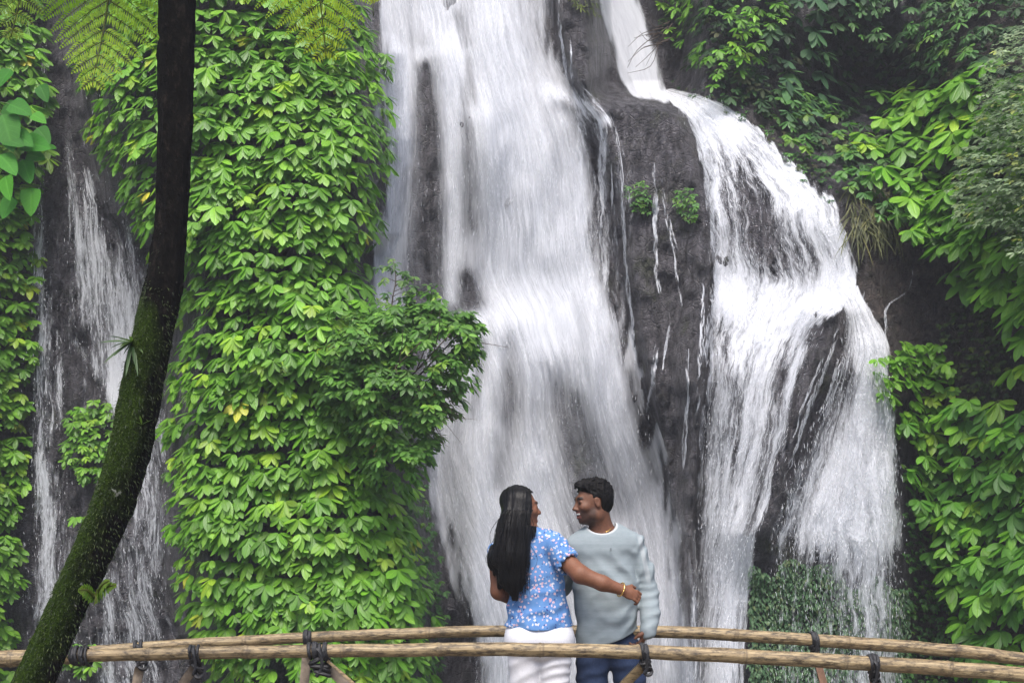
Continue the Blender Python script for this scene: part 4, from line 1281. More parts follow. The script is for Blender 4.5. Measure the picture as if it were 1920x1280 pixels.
# ---------------------------------------------------------------- the couple (smooth bodies from blended volumes)
class Vol:
    """Signed-distance volume; prims are blended in and the zero surface is meshed as one continuous skin."""

    def __init__(s, lo, hi, h):
        s.lo, s.h = np.array(lo, float), h
        s.n = np.ceil((np.array(hi, float) - s.lo) / h).astype(int) + 1
        s.f = np.full(s.n, 0.3, np.float32)

    def _sub(s, lo, hi):
        a = np.clip(np.floor((lo - s.lo) / s.h).astype(int), 0, s.n - 1)
        b = np.clip(np.ceil((hi - s.lo) / s.h).astype(int) + 1, 1, s.n)
        sl = tuple(slice(i, j) for i, j in zip(a, b))
        g = [s.lo[k] + s.h * np.arange(a[k], b[k]) for k in range(3)]
        return sl, np.meshgrid(*g, indexing='ij')

    def _put(s, sl, d, k, op):
        f = s.f[sl]
        if op == 'sub':
            a, b = f, -d
            h = np.clip(.5 - .5 * (a - b) / k, 0, 1)
            s.f[sl] = a * (1 - h) + b * h + k * h * (1 - h)
        else:
            h = np.clip(.5 + .5 * (d - f) / k, 0, 1)
            s.f[sl] = d * (1 - h) + f * h - k * h * (1 - h)

    def cap(s, p0, p1, r0, r1, k=.02, sq=None, op='add'):
        """Tapered capsule; sq squashes it (x, y, z factors)."""
        p0, p1 = np.asarray(p0, float), np.asarray(p1, float)
        q = np.ones(3) if sq is None else np.array(sq, float)
        m = max(r0, r1) * max(1, q.max()) + 3 * k
        sl, (X, Y, Z) = s._sub(np.minimum(p0, p1) - m, np.maximum(p0, p1) + m)
        a, b = p0 / q, p1 / q
        ba = b - a
        px, py, pz = X / q[0] - a[0], Y / q[1] - a[1], Z / q[2] - a[2]
        t = np.clip((px * ba[0] + py * ba[1] + pz * ba[2]) / (ba @ ba + 1e-9), 0, 1)
        d = np.sqrt((px - t * ba[0]) ** 2 + (py - t * ba[1]) ** 2 + (pz - t * ba[2]) ** 2) - (r0 + (r1 - r0) * t)
        s._put(sl, d * min(1, q.min() ** .5), k, op)

    def ell(s, c, rad, R=None, k=.02, op='add'):
        c, rad = np.asarray(c, float), np.asarray(rad, float)
        m = rad.max() + 3 * k
        sl, (X, Y, Z) = s._sub(c - m, c + m)
        x = np.stack([X - c[0], Y - c[1], Z - c[2]], -1)
        if R is not None:
            x = x @ np.asarray(R)
        k0 = np.linalg.norm(x / rad, axis=-1)
        k1 = np.linalg.norm(x / rad ** 2, axis=-1)
        s._put(sl, k0 * (k0 - 1) / (k1 + 1e-9), k, op)

    def chain(s, pts, radii, k=.02, sq=None):
        for i in range(len(pts) - 1):
            s.cap(pts[i], pts[i + 1], radii[i], radii[i + 1], k, sq)

    def grid(s):
        return np.meshgrid(*[s.lo[k] + s.h * np.arange(s.n[k]) for k in range(3)], indexing='ij')

    def mesh(s, smooth=2):
        f = s.f
        f[0], f[-1], f[:, 0], f[:, -1], f[:, :, 0], f[:, :, -1] = .3, .3, .3, .3, .3, .3
        sg = f < 0
        nx, ny, nz = f.shape
        cnt = sum(sg[i:nx - 1 + i, j:ny - 1 + j, k:nz - 1 + k].astype(np.int8) for i in (0, 1) for j in (0, 1) for k in (0, 1))
        act = (cnt > 0) & (cnt < 8)
        cells = np.argwhere(act)
        idx = -np.ones(act.shape, int)
        idx[act] = np.arange(len(cells))
        acc, w = np.zeros((len(cells), 3)), np.zeros(len(cells))
        cor = [np.array([i, j, k]) for i in (0, 1) for j in (0, 1) for k in (0, 1)]
        fv = [f[tuple((cells + c).T)] for c in cor]
        for a in range(8):
            for b in range(a + 1, 8):
                if np.abs(cor[a] - cor[b]).sum() == 1:
                    m = (fv[a] < 0) != (fv[b] < 0)
                    t = fv[a][m] / (fv[a][m] - fv[b][m])
                    acc[m] += cor[a] + t[:, None] * (cor[b] - cor[a])
                    w[m] += 1
        v = (cells + acc / w[:, None]) * s.h + s.lo
        faces = []
        for ax in range(3):
            e = np.take(sg, range(0, f.shape[ax] - 1), ax) != np.take(sg, range(1, f.shape[ax]), ax)
            q = np.argwhere(e)
            o1, o2 = (ax + 1) % 3, (ax + 2) % 3
            q = q[(q[:, o1] > 0) & (q[:, o2] > 0) & (q[:, o1] < f.shape[o1] - 1) & (q[:, o2] < f.shape[o2] - 1)]
            u1, u2 = np.eye(3, dtype=int)[o1], np.eye(3, dtype=int)[o2]
            quad = np.stack([idx[tuple((q - d).T)] for d in (u1 + u2, u2, 0 * u1, u1)], 1)
            ins = sg[tuple(q.T)]
            quad[~ins] = quad[~ins][:, ::-1]
            faces.append(quad)
        faces = np.concatenate(faces)
        for _ in range(smooth):      # light Laplacian smoothing
            sm_, c_ = np.zeros_like(v), np.zeros(len(v))
            for a in range(4):
                i, j = faces[:, a], faces[:, (a + 1) % 4]
                np.add.at(sm_, i, v[j]); np.add.at(sm_, j, v[i])
                np.add.at(c_, i, 1); np.add.at(c_, j, 1)
            v = v * .5 + .5 * sm_ / np.maximum(c_, 1)[:, None]
        return v, faces


def frame(fwd, tilt=0.0, roll=0.0):
    """Columns: forward, left, up."""
    f = unit(np.array([fwd[0], fwd[1], tilt], float))
    l = unit(np.cross([0, 0, 1.0], f))
    u = np.cross(f, l)
    l, u = l * math.cos(roll) + u * math.sin(roll), u * math.cos(roll) - l * math.sin(roll)
    return np.stack([f, l, u], 1)


def head_volume(V, H, R, s=1.0, smile=True, female=False):
    T = lambda *p: H + R @ (np.array(p) * s)
    V.ell(T(-.018, 0, .035), np.array([.098, .074, .088]) * s, R, .01)
    V.ell(T(.030, 0, -.030), np.array([.062, .060, .088]) * s, R, .03)
    V.ell(T(.040, 0, -.082), np.array([.045, .044, .036]) * s, R, .02)
    V.ell(T(.072, 0, -.100), np.array([.020, .024, .019]) * s, R, .015)
    for q in (-1, 1):
        V.ell(T(.066, q * .040, -.025), np.array([.026, .024, .022]) * s, R, .02)
        V.ell(T(.005, q * .055, -.075), np.array([.035, .018, .03]) * s, R, .02)
    V.cap(T(.083, -.034, .026), T(.083, .034, .026), .013 * s, .013 * s, .014)
    for q in (-1, 1):
        V.ell(T(.097, q * .033, .004), np.array([.016, .019, .013]) * s, R, .008, 'sub')
        V.ell(T(.080, q * .033, .003), np.array([.015, .017, .013]) * s, R, .004)
        V.cap(T(.088, q * .020, .010), T(.086, q * .048, .008), .004 * s, .003 * s, .004)
    V.cap(T(.086, 0, .016), T(.110, 0, -.026), .008 * s, .011 * s, .012)
    V.ell(T(.113, 0, -.030), np.array([.012, .012, .010]) * s, R, .008)
    for q in (-1, 1):
        V.ell(T(.100, q * .013, -.034), np.array([.011, .008, .008]) * s, R, .006)
    V.ell(T(.082, 0, -.062), np.array([.018, .032, .024]) * s, R, .015)
    if smile:
        V.ell(T(.098, 0, -.065), np.array([.024, .030, .0105]) * s, R, .003, 'sub')
        V.chain([T(.082, -.034, -.050), T(.101, 0, -.050), T(.082, .034, -.050)], [.0045 * s] * 3, .004)
        V.chain([T(.082, -.033, -.056), T(.094, -.014, -.078), T(.096, 0, -.081), T(.094, .014, -.078), T(.082, .033, -.056)], [.0055 * s] * 5, .004)
    for q in (-1, 1):
        V.ell(T(-.004, q * .077, -.004), np.array([.019, .009, .032]) * s, R @ np.array([[math.cos(.2), 0, math.sin(.2)], [0, 1, 0], [-math.sin(.2), 0, math.cos(.2)]]), .006)
        V.ell(T(-.001, q * .086, -.002), np.array([.009, .006, .018]) * s, R, .005, 'sub')
    return T


def hand(V, wrist, along, palm_n, thumb_side, s=1.0, curl=(.5, .9, .7), spread=.0):
    """Palm, four jointed fingers of different lengths and a thumb rooted on the side of the palm."""
    a = unit(np.asarray(along, float))
    n = unit(np.asarray(palm_n, float) - a * np.dot(palm_n, a))
    sd = np.cross(a, n)
    if np.dot(sd, thumb_side) < 0:
        sd = -sd
    R = np.stack([a, sd, n], 1)
    c = np.asarray(wrist) + a * .048 * s
    V.ell(c, np.array([.050, .040, .016]) * s, R, .012)
    V.cap(wrist, c, .025 * s, .024 * s, .012)
    lens = [.072, .080, .074, .058]
    for i in range(4):
        b = c + a * .036 * s + sd * (.030 - .0195 * i) * s
        p = [b]
        ang = 0
        for j, fr in enumerate((.45, .32, .23)):
            ang += curl[j]
            p.append(p[-1] + (a * math.cos(ang) + n * math.sin(ang) + sd * spread * (1.5 - i) * .2) * lens[i] * fr * s)
        V.chain(p, [.0095 * s, .0088 * s, .0080 * s, .0070 * s], .004)
    tb = c - a * .018 * s + sd * .030 * s
    t1 = tb + (a * .55 + sd * .65 + n * .35) * .034 * s
    t2 = t1 + (a * .85 + sd * .2 + n * .45) * .030 * s
    V.chain([tb, t1, t2], [.0135 * s, .0105 * s, .0085 * s], .008)


def skin_body(name, V, root, base, painter, mat):
    v, f = V.mesh(1)
    m = MB()
    m.add(v, f, None, painter(v))
    return m.build(name, mat, root)


SKIN = mat_tint("skin", .58, 90, .2, .35, .003)
BLACKHAIR = mat_plain("black_hair", (.004, .0035, .0035), .6, 140, .5, .6, .12, .004)


def M(px, py, dd=0.0):
    return P(px, py, 6.06 + dd)


def Wm(px, py, dd=0.0):
    return P(px, py, 5.98 + dd)


# ================= man, facing the camera with his head turned to the woman
man = thing("person", "smiling man in a pale sage long-sleeved shirt and navy jeans beside the woman", "person", (M(1140, 1200)[0], 6.06, DECK))
Hm = M(1111, 942, -.01)
Rm = frame((-.965, -.26), -.08, .04)
V = Vol((M(1025, 0)[0], 5.7, DECK - .01), (M(1262, 0)[0], 6.42, M(0, 885)[2]), .0052)
Tm = head_volume(V, Hm, Rm, .90)
V.cap(Tm(-.030, 0, -.05), M(1130, 1003, .03), .054, .060, .03)
V.cap(M(1108, 1014, .03), M(1156, 1012, .03), .042, .042, .04)
V.cap(M(1134, 1042, .02), M(1137, 1110, .01), .132, .12, .05, (1, .5, 1))
V.cap(M(1138, 1110), M(1140, 1160), .125, .115, .05, (1, .55, 1))
shL, elL, wrL = M(1187, 1022, .02), M(1214, 1112, .02), M(1215, 1177, -.09)
V.chain([shL, elL, wrL], [.042, .036, .026], .02)
hand(V, M(1214, 1176, -.10), (-.36, .12, -.9), (-.75, .35, .35), (-.5, -.8, 0), .92, (.45, .8, .7))
shR, elR, wrR = M(1080, 1028, .03), M(1052, 1100, .16), M(985, 1118, .22)
V.chain([shR, elR, wrR], [.05, .042, .028], .02)
hand(V, M(985, 1118, .22), (-1, 0, -.1), (0, -1, 0), (0, 0, 1), .92, (.2, .3, .3))
for sx, kx, fx in ((1115, 1108, 1100), (1165, 1196, 1212)):
    hp, kn, an = M(sx, 1240, .01), P(kx, 0, 6.06) * [1, 1, 0] + [0, 0, DECK + .50], P(fx, 0, 6.06) * [1, 1, 0] + [0, .03, DECK + .09]
    V.chain([hp, kn, an], [.062, .048, .036], .006)
    V.ell(an + [0, -.06, -.045], (.045, .13, .042), None, .02)


def mp(v):
    q = (v - Hm) @ Rm / .90
    x, y, z = q[:, 0], q[:, 1], q[:, 2]
    c = np.tile(np.array([.125, .053, .029]), (len(v), 1))
    hd = (z > -.16) & (np.abs(y) < .1)
    face = hd & (x > -.03)
    beard = sm(-.018, -.042, z - .35 * np.clip(.03 - x, -.03, .1)) * sm(-.005, .02, x) * hd * (1 - sm(.135, .15, -z))
    beard = np.maximum(beard, sm(.012, .0, np.abs(z + .044)) * sm(.07, .085, x) * sm(.04, .03, np.abs(y)) * hd)
    lips = (x > .076) & (np.abs(z + .066) < .019) & (np.abs(y) < .03) & hd
    beard = np.where(lips, 0.1, beard) * (.65 + .35 * fbm(v[:, 0] * 180, v[:, 1] * 180, v[:, 2] * 180, 2, 3))
    brow = sm(.012, .006, np.abs(z - .027 - .05 * np.abs(y) * (np.abs(y) < .04))) * sm(.065, .078, x) * sm(.010, .016, np.abs(y)) * sm(.058, .050, np.abs(y))
    eye = sm(.013, .009, np.sqrt(((np.abs(y) - .033) / 1.3) ** 2 + (z - .002) ** 2)) * face * (x > .06)
    c = c * (1 - .80 * beard)[:, None] + beard[:, None] * np.array([.012, .009, .008]) * .8
    c[lips] = [.17, .06, .045]
    c = c * (1 - .92 * brow)[:, None]
    c = c * (1 - .75 * eye)[:, None]
    return c


skin_body("body", V, man, None, mp, SKIN)
# teeth
m = MB()
th = np.linspace(-1.0, 1.0, 11)
pts = np.array([Tm(.070 + .026 * math.cos(a), .034 * math.sin(a), -.0605) for a in th])
add_tube(m, pts, .0052, 8, (.75, .72, .66))
m.build("teeth", mat_plain("teeth", (.55, .53, .49), .3, 50, .05, 0), man)
# hair: short curly top, tapered sides
V = Vol(Hm - .17, Hm + .19, .004)
V.ell(Tm(-.020, 0, .050), np.array([.104, .080, .090]) * .93, Rm, .01)
V.ell(Tm(-.045, 0, .005), np.array([.076, .078, .085]) * .92, Rm, .02)
V.ell(Tm(.050, 0, .100), np.array([.045, .055, .026]) * .95, Rm, .02)
X, Y, Z = V.grid()
q = (np.stack([X, Y, Z], -1) - Hm) @ Rm / .90
hl = np.where(np.abs(q[..., 1]) > .045, .030, .062)
hl = .062 - .02 * sm(.03, .06, np.abs(q[..., 1]))
front = .074 - .055 * sm(.075, .04, q[..., 2])
cutv = np.maximum(np.minimum(q[..., 0] - front, 1), -1)
face_cut = np.where(q[..., 2] < hl + .03, q[..., 0] - front, -1)
low = -(q[..., 2] + .095 + .02 * sm(-.02, -.09, q[..., 0])) 
side = np.where((q[..., 0] > -.028) & (q[..., 0] < .03), np.where(q[..., 2] < .022 - .0 * q[..., 0], (.022 - q[..., 2]), -1), -1)
curl = (fbm(X * 62, Y * 62, Z * 62, 2, 9) - .5) * .030 * sm(.02, .07, q[..., 2]) + (fbm(X * 150, Y * 150, Z * 150, 2, 19) - .5) * .006
V.f = np.maximum.reduce([V.f + curl, face_cut * .9, low, side]).astype(np.float32)
v, f = V.mesh(1)
m = MB()
m.add(v, f)
m.build("hair", BLACKHAIR, man)

# shirt
t = NT("sage_jersey")
co = t.n("TexCoord").outputs["Object"]
zz = t.n("SeparateXYZ", {0: co}).outputs[2]
bands = t.noise(t.mapping(co, (.6, .6, 30)), 1.0, 3, .6)
weave = t.noise(t.mapping(co, (60, 60, 200)), 1.0, 3, .7)
c = t.ramp(bands, [(.3, (.200, .232, .250)), (.55, (.238, .270, .288)), (.75, (.27, .305, .322))])
c = t.mix(t.maprange(weave, .35, .65, 0, .35), c, (.16, .22, .225))
c = t.mix(t.n("Attribute", attribute_name="amount").outputs["Fac"], c, (.40, .42, .43))
SAGE = t.finish(t.principled(c, .9, t.bump(weave, .15, .002), .15))
V = Vol((M(1025, 0)[0], 5.7, M(0, 1222)[2]), (M(1262, 0)[0], 6.42, M(0, 962)[2]), .0046)
V.cap(M(1133, 1040), M(1136, 1105), .162, .152, .05, (1, .58, 1))
V.cap(M(1136, 1105), M(1139, 1225), .156, .160, .05, (1, .72, 1))
V.cap(M(1082, 1024, .02), M(1188, 1016, .02), .055, .055, .06)
V.cap(M(1100, 1008, .03), M(1128, 996, .035), .045, .052, .05)
V.cap(M(1160, 1004, .03), M(1130, 996, .035), .045, .052, .05)
V.chain([M(1186, 1022, .02), M(1206, 1070, .02), M(1215, 1112, .015), M(1219, 1150, -.05), M(1216, 1178, -.09)], [.062, .056, .052, .050, .043], .02)
V.cap(M(1217, 1166, -.075), M(1214, 1184, -.105), .044, .039, .008)
V.chain([M(1080, 1026, .03), M(1052, 1100, .16), M(1000, 1116, .22)], [.062, .054, .044], .02)
X, Y, Z = V.grid()
# folds: diagonals across the belly from the far armpit, rings on the forearm, pull towards the pocket
mx, mz = X / 6.06 * F + 960, HY - (Z - CZ) / 6.06 * F
def lines(px, py, ang, per, amp, seed, wob=16):
    u = (px * math.cos(ang) + py * math.sin(ang)) + wob * (fbm(px / 40, py / 40, 0, 2, seed) - .5) * 2
    return amp * (np.abs(np.sin(u * np.pi / per)) ** 1.5 - .5)
body_m = sm(1200, 1185, mx) * sm(1020, 1045, mz)
fold = lines(mx, mz, -.66, 30, .014, 5) * body_m * sm(1095, 1160, mx) * sm(1150, 1100, mz) * sm(1005, 1040, mz)
fold = fold + lines(mx, mz, 1.0, 30, .009, 6) * body_m * sm(1120, 1150, mz) * sm(1090, 1150, mx)
fold = fold + lines(mx, mz, 1.3, 46, .005, 8, 24) * body_m
arm_m = sm(1188, 1205, mx) * sm(1060, 1110, mz)
fold = fold + lines(mx, mz, 1.25, 17, .005, 7, 12) * arm_m
fold = fold + lines(mx, mz, .35, 22, .010, 11, 10) * sm(1188, 1200, mx) * sm(1110, 1070, mz)
fold = fold + .012 * (fbm(X * 11, Y * 11, Z * 11, 3, 4) - .5)
hem = np.interp(mx, [1060, 1080, 1110, 1140, 1165, 1185, 1195, 1205], [1208, 1208, 1209, 1203, 1194, 1184, 1176, 1290])
cutm = (mz - hem) * 6.06 / F
neckc = np.sqrt(((mx - 1127) / 27) ** 2 + ((mz - 983) / 17) ** 2)
nk = (1 - neckc) * .05
V.f = np.maximum.reduce([V.f + fold, cutm, nk]).astype(np.float32)
v, f = V.mesh(2)
vx, vz = v[:, 0] / 6.06 * F + 960, HY - (v[:, 2] - CZ) / 6.06 * F
rim = np.sqrt(((vx - 1127) / 27) ** 2 + ((vz - 983) / 17) ** 2)
am = sm(1.17, 1.12, rim) * (vz < 1010)
stp = 1198 + (vz - 1005) * .20
am = np.maximum(am, .42 * sm(5.5, 3.5, np.abs(vx - stp)) * sm(1000, 1010, vz) * sm(1100, 1080, vz))
m = MB()
m.add(v, f, None, None, am)
shirt = m.build("shirt", SAGE, man)
# small dark motif on the chest
m = MB()
for k, (a, b) in enumerate(((1145.2, 1028.2), (1145.2, 1031.5))):
    c0_ = M(a, b, -.108)
    add_tube(m, np.array([c0_ - [.0045, 0, 0], c0_ + [.0045, 0, 0]]), .0022, 6)
m.build("chest_motif", mat_plain("dark_print", (.03, .04, .05), .8), shirt)
# gold chain
m = MB()
pts = spline([M(1146, 984, .05), M(1147, 988, .0), M(1143, 993, -.035), M(1136, 997, -.05)], 20)
add_tube(m, pts, .0028, 6)
GOLD = mat_plain("gold", (.75, .48, .16), .25, 60, .1, .1)
GOLD.node_tree.nodes["Principled BSDF"].inputs["Metallic"].default_value = .9
m.build("necklace", GOLD, man)
# jeans
t = NT("navy_denim")
co = t.n("TexCoord").outputs["Object"]
wv = t.noise(t.mapping(co, (200, 200, 60)), 1.0, 3, .7)
fd = t.noise(co, 7, 4, .6)
c = t.ramp(t.math('ADD', t.math('MULTIPLY', wv, .5), t.math('MULTIPLY', fd, .5)), [(.35, (.008, .014, .034)), (.6, (.022, .036, .078)), (.75, (.05, .075, .13))])
DENIM = t.finish(t.principled(c, .85, t.bump(wv, .3, .002), .2))
V = Vol((M(1040, 0)[0], 5.8, DECK + .05), (M(1262, 0)[0], 6.35, M(0, 1165)[2]), .006)
V.cap(M(1124, 1205), M(1156, 1205), .098, .098, .05, (1, .85, 1))
for sx, kx, fx in ((1113, 1106, 1100), (1168, 1198, 1214)):
    V.chain([M(sx, 1215, .01), P(kx, 0, 6.06) * [1, 1, 0] + [0, 0, DECK + .50], P(fx, 0, 6.06) * [1, 1, 0] + [0, .03, DECK + .10]], [.092, .068, .058], .02)
X, Y, Z = V.grid()
V.f = np.maximum(V.f + lines(X * 363 + 960, (CZ - Z) * 363 + HY, 1.3, 28, .007, 12) + .010 * (fbm(X * 14, Y * 14, Z * 9, 3, 14) - .5), DECK + .085 - Z).astype(np.float32)
v, f = V.mesh(2)
m = MB()
m.add(v, f)
m.build("jeans", DENIM, man)

# ================= woman, her back to the camera, head turned to the man
wom = thing("person", "woman with long black hair, blue floral blouse and white trousers, seen from behind", "person", (Wm(1010, 1200)[0], 5.98, DECK))
Hw = Wm(976, 952, .02)
Rw = frame((.955, .25), .02, .0)
V = Vol((Wm(905, 0)[0], 5.62, DECK - .01), (Wm(1215, 0)[0], 6.35, Wm(0, 898)[2]), .0052)
Tw = head_volume(V, Hw, Rw, .88, True, True)
V.cap(Tw(-.028, 0, -.05), Wm(985, 1003, .02), .048, .052, .03)
V.cap(Wm(955, 1015, .02), Wm(1030, 1012, .0), .045, .045, .05)
V.cap(Wm(994, 1040), Wm(1006, 1105), .125, .108, .05, (1, .62, 1))
V.cap(Wm(1006, 1105), Wm(1010, 1170), .11, .14, .05, (1, .7, 1))
A = [Wm(1040, 1030, -.03), Wm(1088, 1076, -.17), Wm(1130, 1093, -.185), Wm(1168, 1106, -.17)]
V.chain(A, [.050, .044, .037, .026], .02)
hand(V, Wm(1166, 1105, -.17), (.80, .05, -.34), (.10, .80, -.5), (.3, .3, .8), .88, (.55, .85, .8), .1)
V.chain([Wm(934, 1040, .03), Wm(936, 1108, .02), Wm(968, 1126, .10), Wm(1000, 1128, .2)], [.050, .042, .034, .027], .02)
hand(V, Wm(1000, 1128, .2), (1, .1, -.1), (0, -1, 0), (0, 0, 1), .85, (.3, .4, .4))
for sx, kx, fx in ((985, 984, 985), (1038, 1040, 1040)):
    hp, kn, an = Wm(sx, 1205), P(kx, 0, 5.98) * [1, 1, 0] + [0, .02, DECK + .48], P(fx, 0, 5.98) * [1, 1, 0] + [0, 0, DECK + .08]
    V.chain([hp, kn, an], [.088, .052, .034], .03)
    V.ell(an + [0, .06, -.042], (.038, .115, .036), None, .02)


def wp(v):
    q = (v - Hw) @ Rw / .88
    x, y, z = q[:, 0], q[:, 1], q[:, 2]
    c = np.tile(np.array([.165, .068, .036]), (len(v), 1))
    hd = (z > -.14) & (np.abs(y) < .09) & (np.abs(x) < .14)
    lips = (x > .076) & (np.abs(z + .064) < .015) & (np.abs(y) < .03) & hd
    c[lips] = [.26, .06, .05]
    brow = sm(.010, .005, np.abs(z - .028)) * sm(.065, .078, x) * sm(.012, .018, np.abs(y)) * sm(.056, .050, np.abs(y))
    eye = sm(.012, .008, np.sqrt(((np.abs(y) - .033) / 1.3) ** 2 + (z - .002) ** 2)) * (x > .06) * hd
    return c * (1 - .9 * brow)[:, None] * (1 - .8 * eye)[:, None]


skin_body("body", V, wom, None, wp, SKIN)
m = MB()
pts = np.array([Tw(.070 + .026 * math.cos(a), .034 * math.sin(a), -.0605) for a in th])
add_tube(m, pts, .0048, 8)
m.build("teeth", bpy.data.materials["teeth"], wom)

# blouse with a small flower print
t = NT("blue_floral_cotton")
co = t.n("TexCoord").outputs["Object"]
wob = t.n("TexNoise", {"Vector": co, "Scale": 95.0, "Detail": 2.0}).outputs["Color"]
cw = t.n("VectorMath", {0: co, 1: t.n("VectorMath", {0: wob, 1: (.017, .017, .017)}, operation='MULTIPLY').outputs[0]}, operation='ADD').outputs[0]
v1 = t.n("TexVoronoi", {"Vector": t.mapping(cw, (1, .3, 1)), "Scale": 54.0, "Randomness": .85})
v2 = t.n("TexVoronoi", {"Vector": t.mapping(cw, (1, .3, 1)), "Scale": 76.0, "Randomness": .9})
cell = t.n("SeparateColor", {0: v1.outputs["Color"]}).outputs
cell2 = t.n("SeparateColor", {0: v2.outputs["Color"]}).outputs
base = t.mix(t.maprange(t.noise(co, 14, 3, .6), .35, .65), (.075, .175, .385), (.105, .23, .46))
flower = t.math('MULTIPLY', t.maprange(v1.outputs["Distance"], .37, .31), t.math('GREATER_THAN', cell[0], .10))
fcol = t.ramp(cell[1], [(.0, (.58, .57, .62)), (.55, (.55, .54, .6)), (.72, (.60, .32, .36)), (.88, (.60, .42, .45))])
c = t.mix(t.math('MULTIPLY', flower, .85), base, fcol)
heart = t.math('MULTIPLY', t.maprange(v1.outputs["Distance"], .13, .09), t.math('GREATER_THAN', cell[0], .10))
c = t.mix(heart, c, (.55, .18, .17))
leafm = t.math('MULTIPLY', t.maprange(v2.outputs["Distance"], .27, .22), t.math('GREATER_THAN', cell2[0], .62))
c = t.mix(t.math('MULTIPLY', leafm, t.math('SUBTRACT', 1.0, flower)), c, (.022, .035, .16))
BLOUSE = t.finish(t.principled(c, .75, t.bump(t.noise(co, 160, 3, .6), .1, .002), .25))
V = Vol((Wm(900, 0)[0], 5.68, Wm(0, 1190)[2]), (Wm(1082, 0)[0], 6.25, Wm(0, 978)[2]), .0046)
V.cap(Wm(993, 1040), Wm(1006, 1100), .142, .132, .05, (1, .62, 1))
V.cap(Wm(1006, 1100), Wm(1010, 1184), .132, .184, .05, (1, .70, 1))
V.cap(Wm(960, 1018, .02), Wm(1030, 1012, .0), .052, .050, .05)
V.cap(Wm(985, 1004, .02), Wm(986, 994, .02), .060, .054, .02)
V.ell(Wm(1043, 1026, -.035), (.060, .075, .066), None, .02)
V.cap(Wm(1040, 1024, -.03), Wm(1057, 1044, -.07), .058, .066, .02)
V.ell(Wm(931, 1034, .03), (.050, .065, .058), None, .02)
cuff = unit(A[1] - A[0])
def ring(c, ax, rr, tr, k, waves, wa):
    a = unit(np.cross(ax, [0, 0, 1.0])); b = np.cross(ax, a)
    tt = np.linspace(0, 2 * np.pi, 40)
    pts = [c + (a * math.cos(q) + b * math.sin(q)) * rr + ax * wa * math.sin(q * waves) for q in tt]
    V.chain(pts, [tr] * len(pts), k)
ring(A[0] + cuff * .105, cuff, .056, .0075, .006, 9, .006)
ring(A[0] + cuff * .122, cuff, .062, .0070, .004, 11, .009)
ring(Wm(935, 1052, .03), np.array([0.02, 0, -1.0]), .050, .0070, .004, 9, .007)
X, Y, Z = V.grid()
wx, wz = X / 5.98 * F + 960, HY - (Z - CZ) / 5.98 * F
tor = sm(1062, 1045, wx)
fold = lines(wx, wz, 1.05 - np.pi / 2 * 0 , 34, .009, 21, 18) * tor * sm(1060, 1100, wz)
fold = fold + lines(wx, wz, -.85, 44, .008, 22, 18) * tor * sm(1100, 1150, wz)
fold = fold + lines(wx, wz, .15, 20, .006, 23, 10) * sm(1020, 1032, wx) * sm(1075, 1050, wz)
fold = fold + lines(wx, wz, .1, 26, .004, 24, 14) * sm(1130, 1150, wz) * sm(1178, 1160, wz)
fold = fold + .014 * (fbm(X * 12, Y * 12, Z * 12, 3, 24) - .5)
hemw = np.interp(wx, [940, 960, 1000, 1040, 1076], [1171, 1176, 1179, 1178, 1172])
nkw = (1 - np.sqrt(((wx - 985) / 24) ** 2 + ((wz - 982) / 9) ** 2)) * .03
V.f = np.maximum.reduce([V.f + fold, (wz - hemw) * 5.98 / F, nkw]).astype(np.float32)
v, f = V.mesh(2)
m = MB()
m.add(v, f)
m.build("blouse", BLOUSE, wom)

# white trousers
t = NT("white_cotton")
co = t.n("TexCoord").outputs["Object"]
wv = t.noise(co, 150, 3, .6)
WHITE = t.finish(t.principled(t.mix(t.maprange(wv, .3, .7), (.52, .52, .55), (.62, .62, .65)), .8, t.bump(wv, .1, .002), .25))
V = Vol((Wm(925, 0)[0], 5.72, DECK + .05), (Wm(1100, 0)[0], 6.25, Wm(0, 1160)[2]), .005)
V.cap(Wm(987, 1200, -.02), Wm(1037, 1200, -.02), .113, .113, .04, (1, .95, 1))
V.cap(Wm(1000, 1178), Wm(1020, 1178), .126, .126, .04, (1, .62, .8))
for sx, kx, fx in ((985, 985, 985), (1039, 1039, 1040)):
    V.chain([Wm(sx, 1215), P(kx, 0, 5.98) * [1, 1, 0] + [0, .01, DECK + .48], P(fx, 0, 5.98) * [1, 1, 0] + [0, 0, DECK + .10]], [.093, .064, .050], .012)
V.cap(Wm(1012, 1195, -.16), Wm(1012, 1300, -.11), .007, .012, .012, None, 'sub')
X, Y, Z = V.grid()
wx, wz = X / 5.98 * F + 960, HY - (Z - CZ) / 5.98 * F
fold = (lines(wx, wz - .004 * (wx - 1040) ** 2, 1.45, 17, .006, 31, 8) * sm(1010, 1018, wx) + lines(wx, wz, 1.2, 26, .005, 32, 8) * sm(1018, 1008, wx)) * sm(1212, 1235, wz)
fold = fold + .007 * (fbm(X * 14, Y * 14, Z * 14, 3, 34) - .5)
V.f = np.maximum.reduce([V.f + fold, DECK + .09 - Z, (1166 - wz) * .0027]).astype(np.float32)
v, f = V.mesh(2)
m = MB()
m.add(v, f)
m.build("trousers", WHITE, wom)

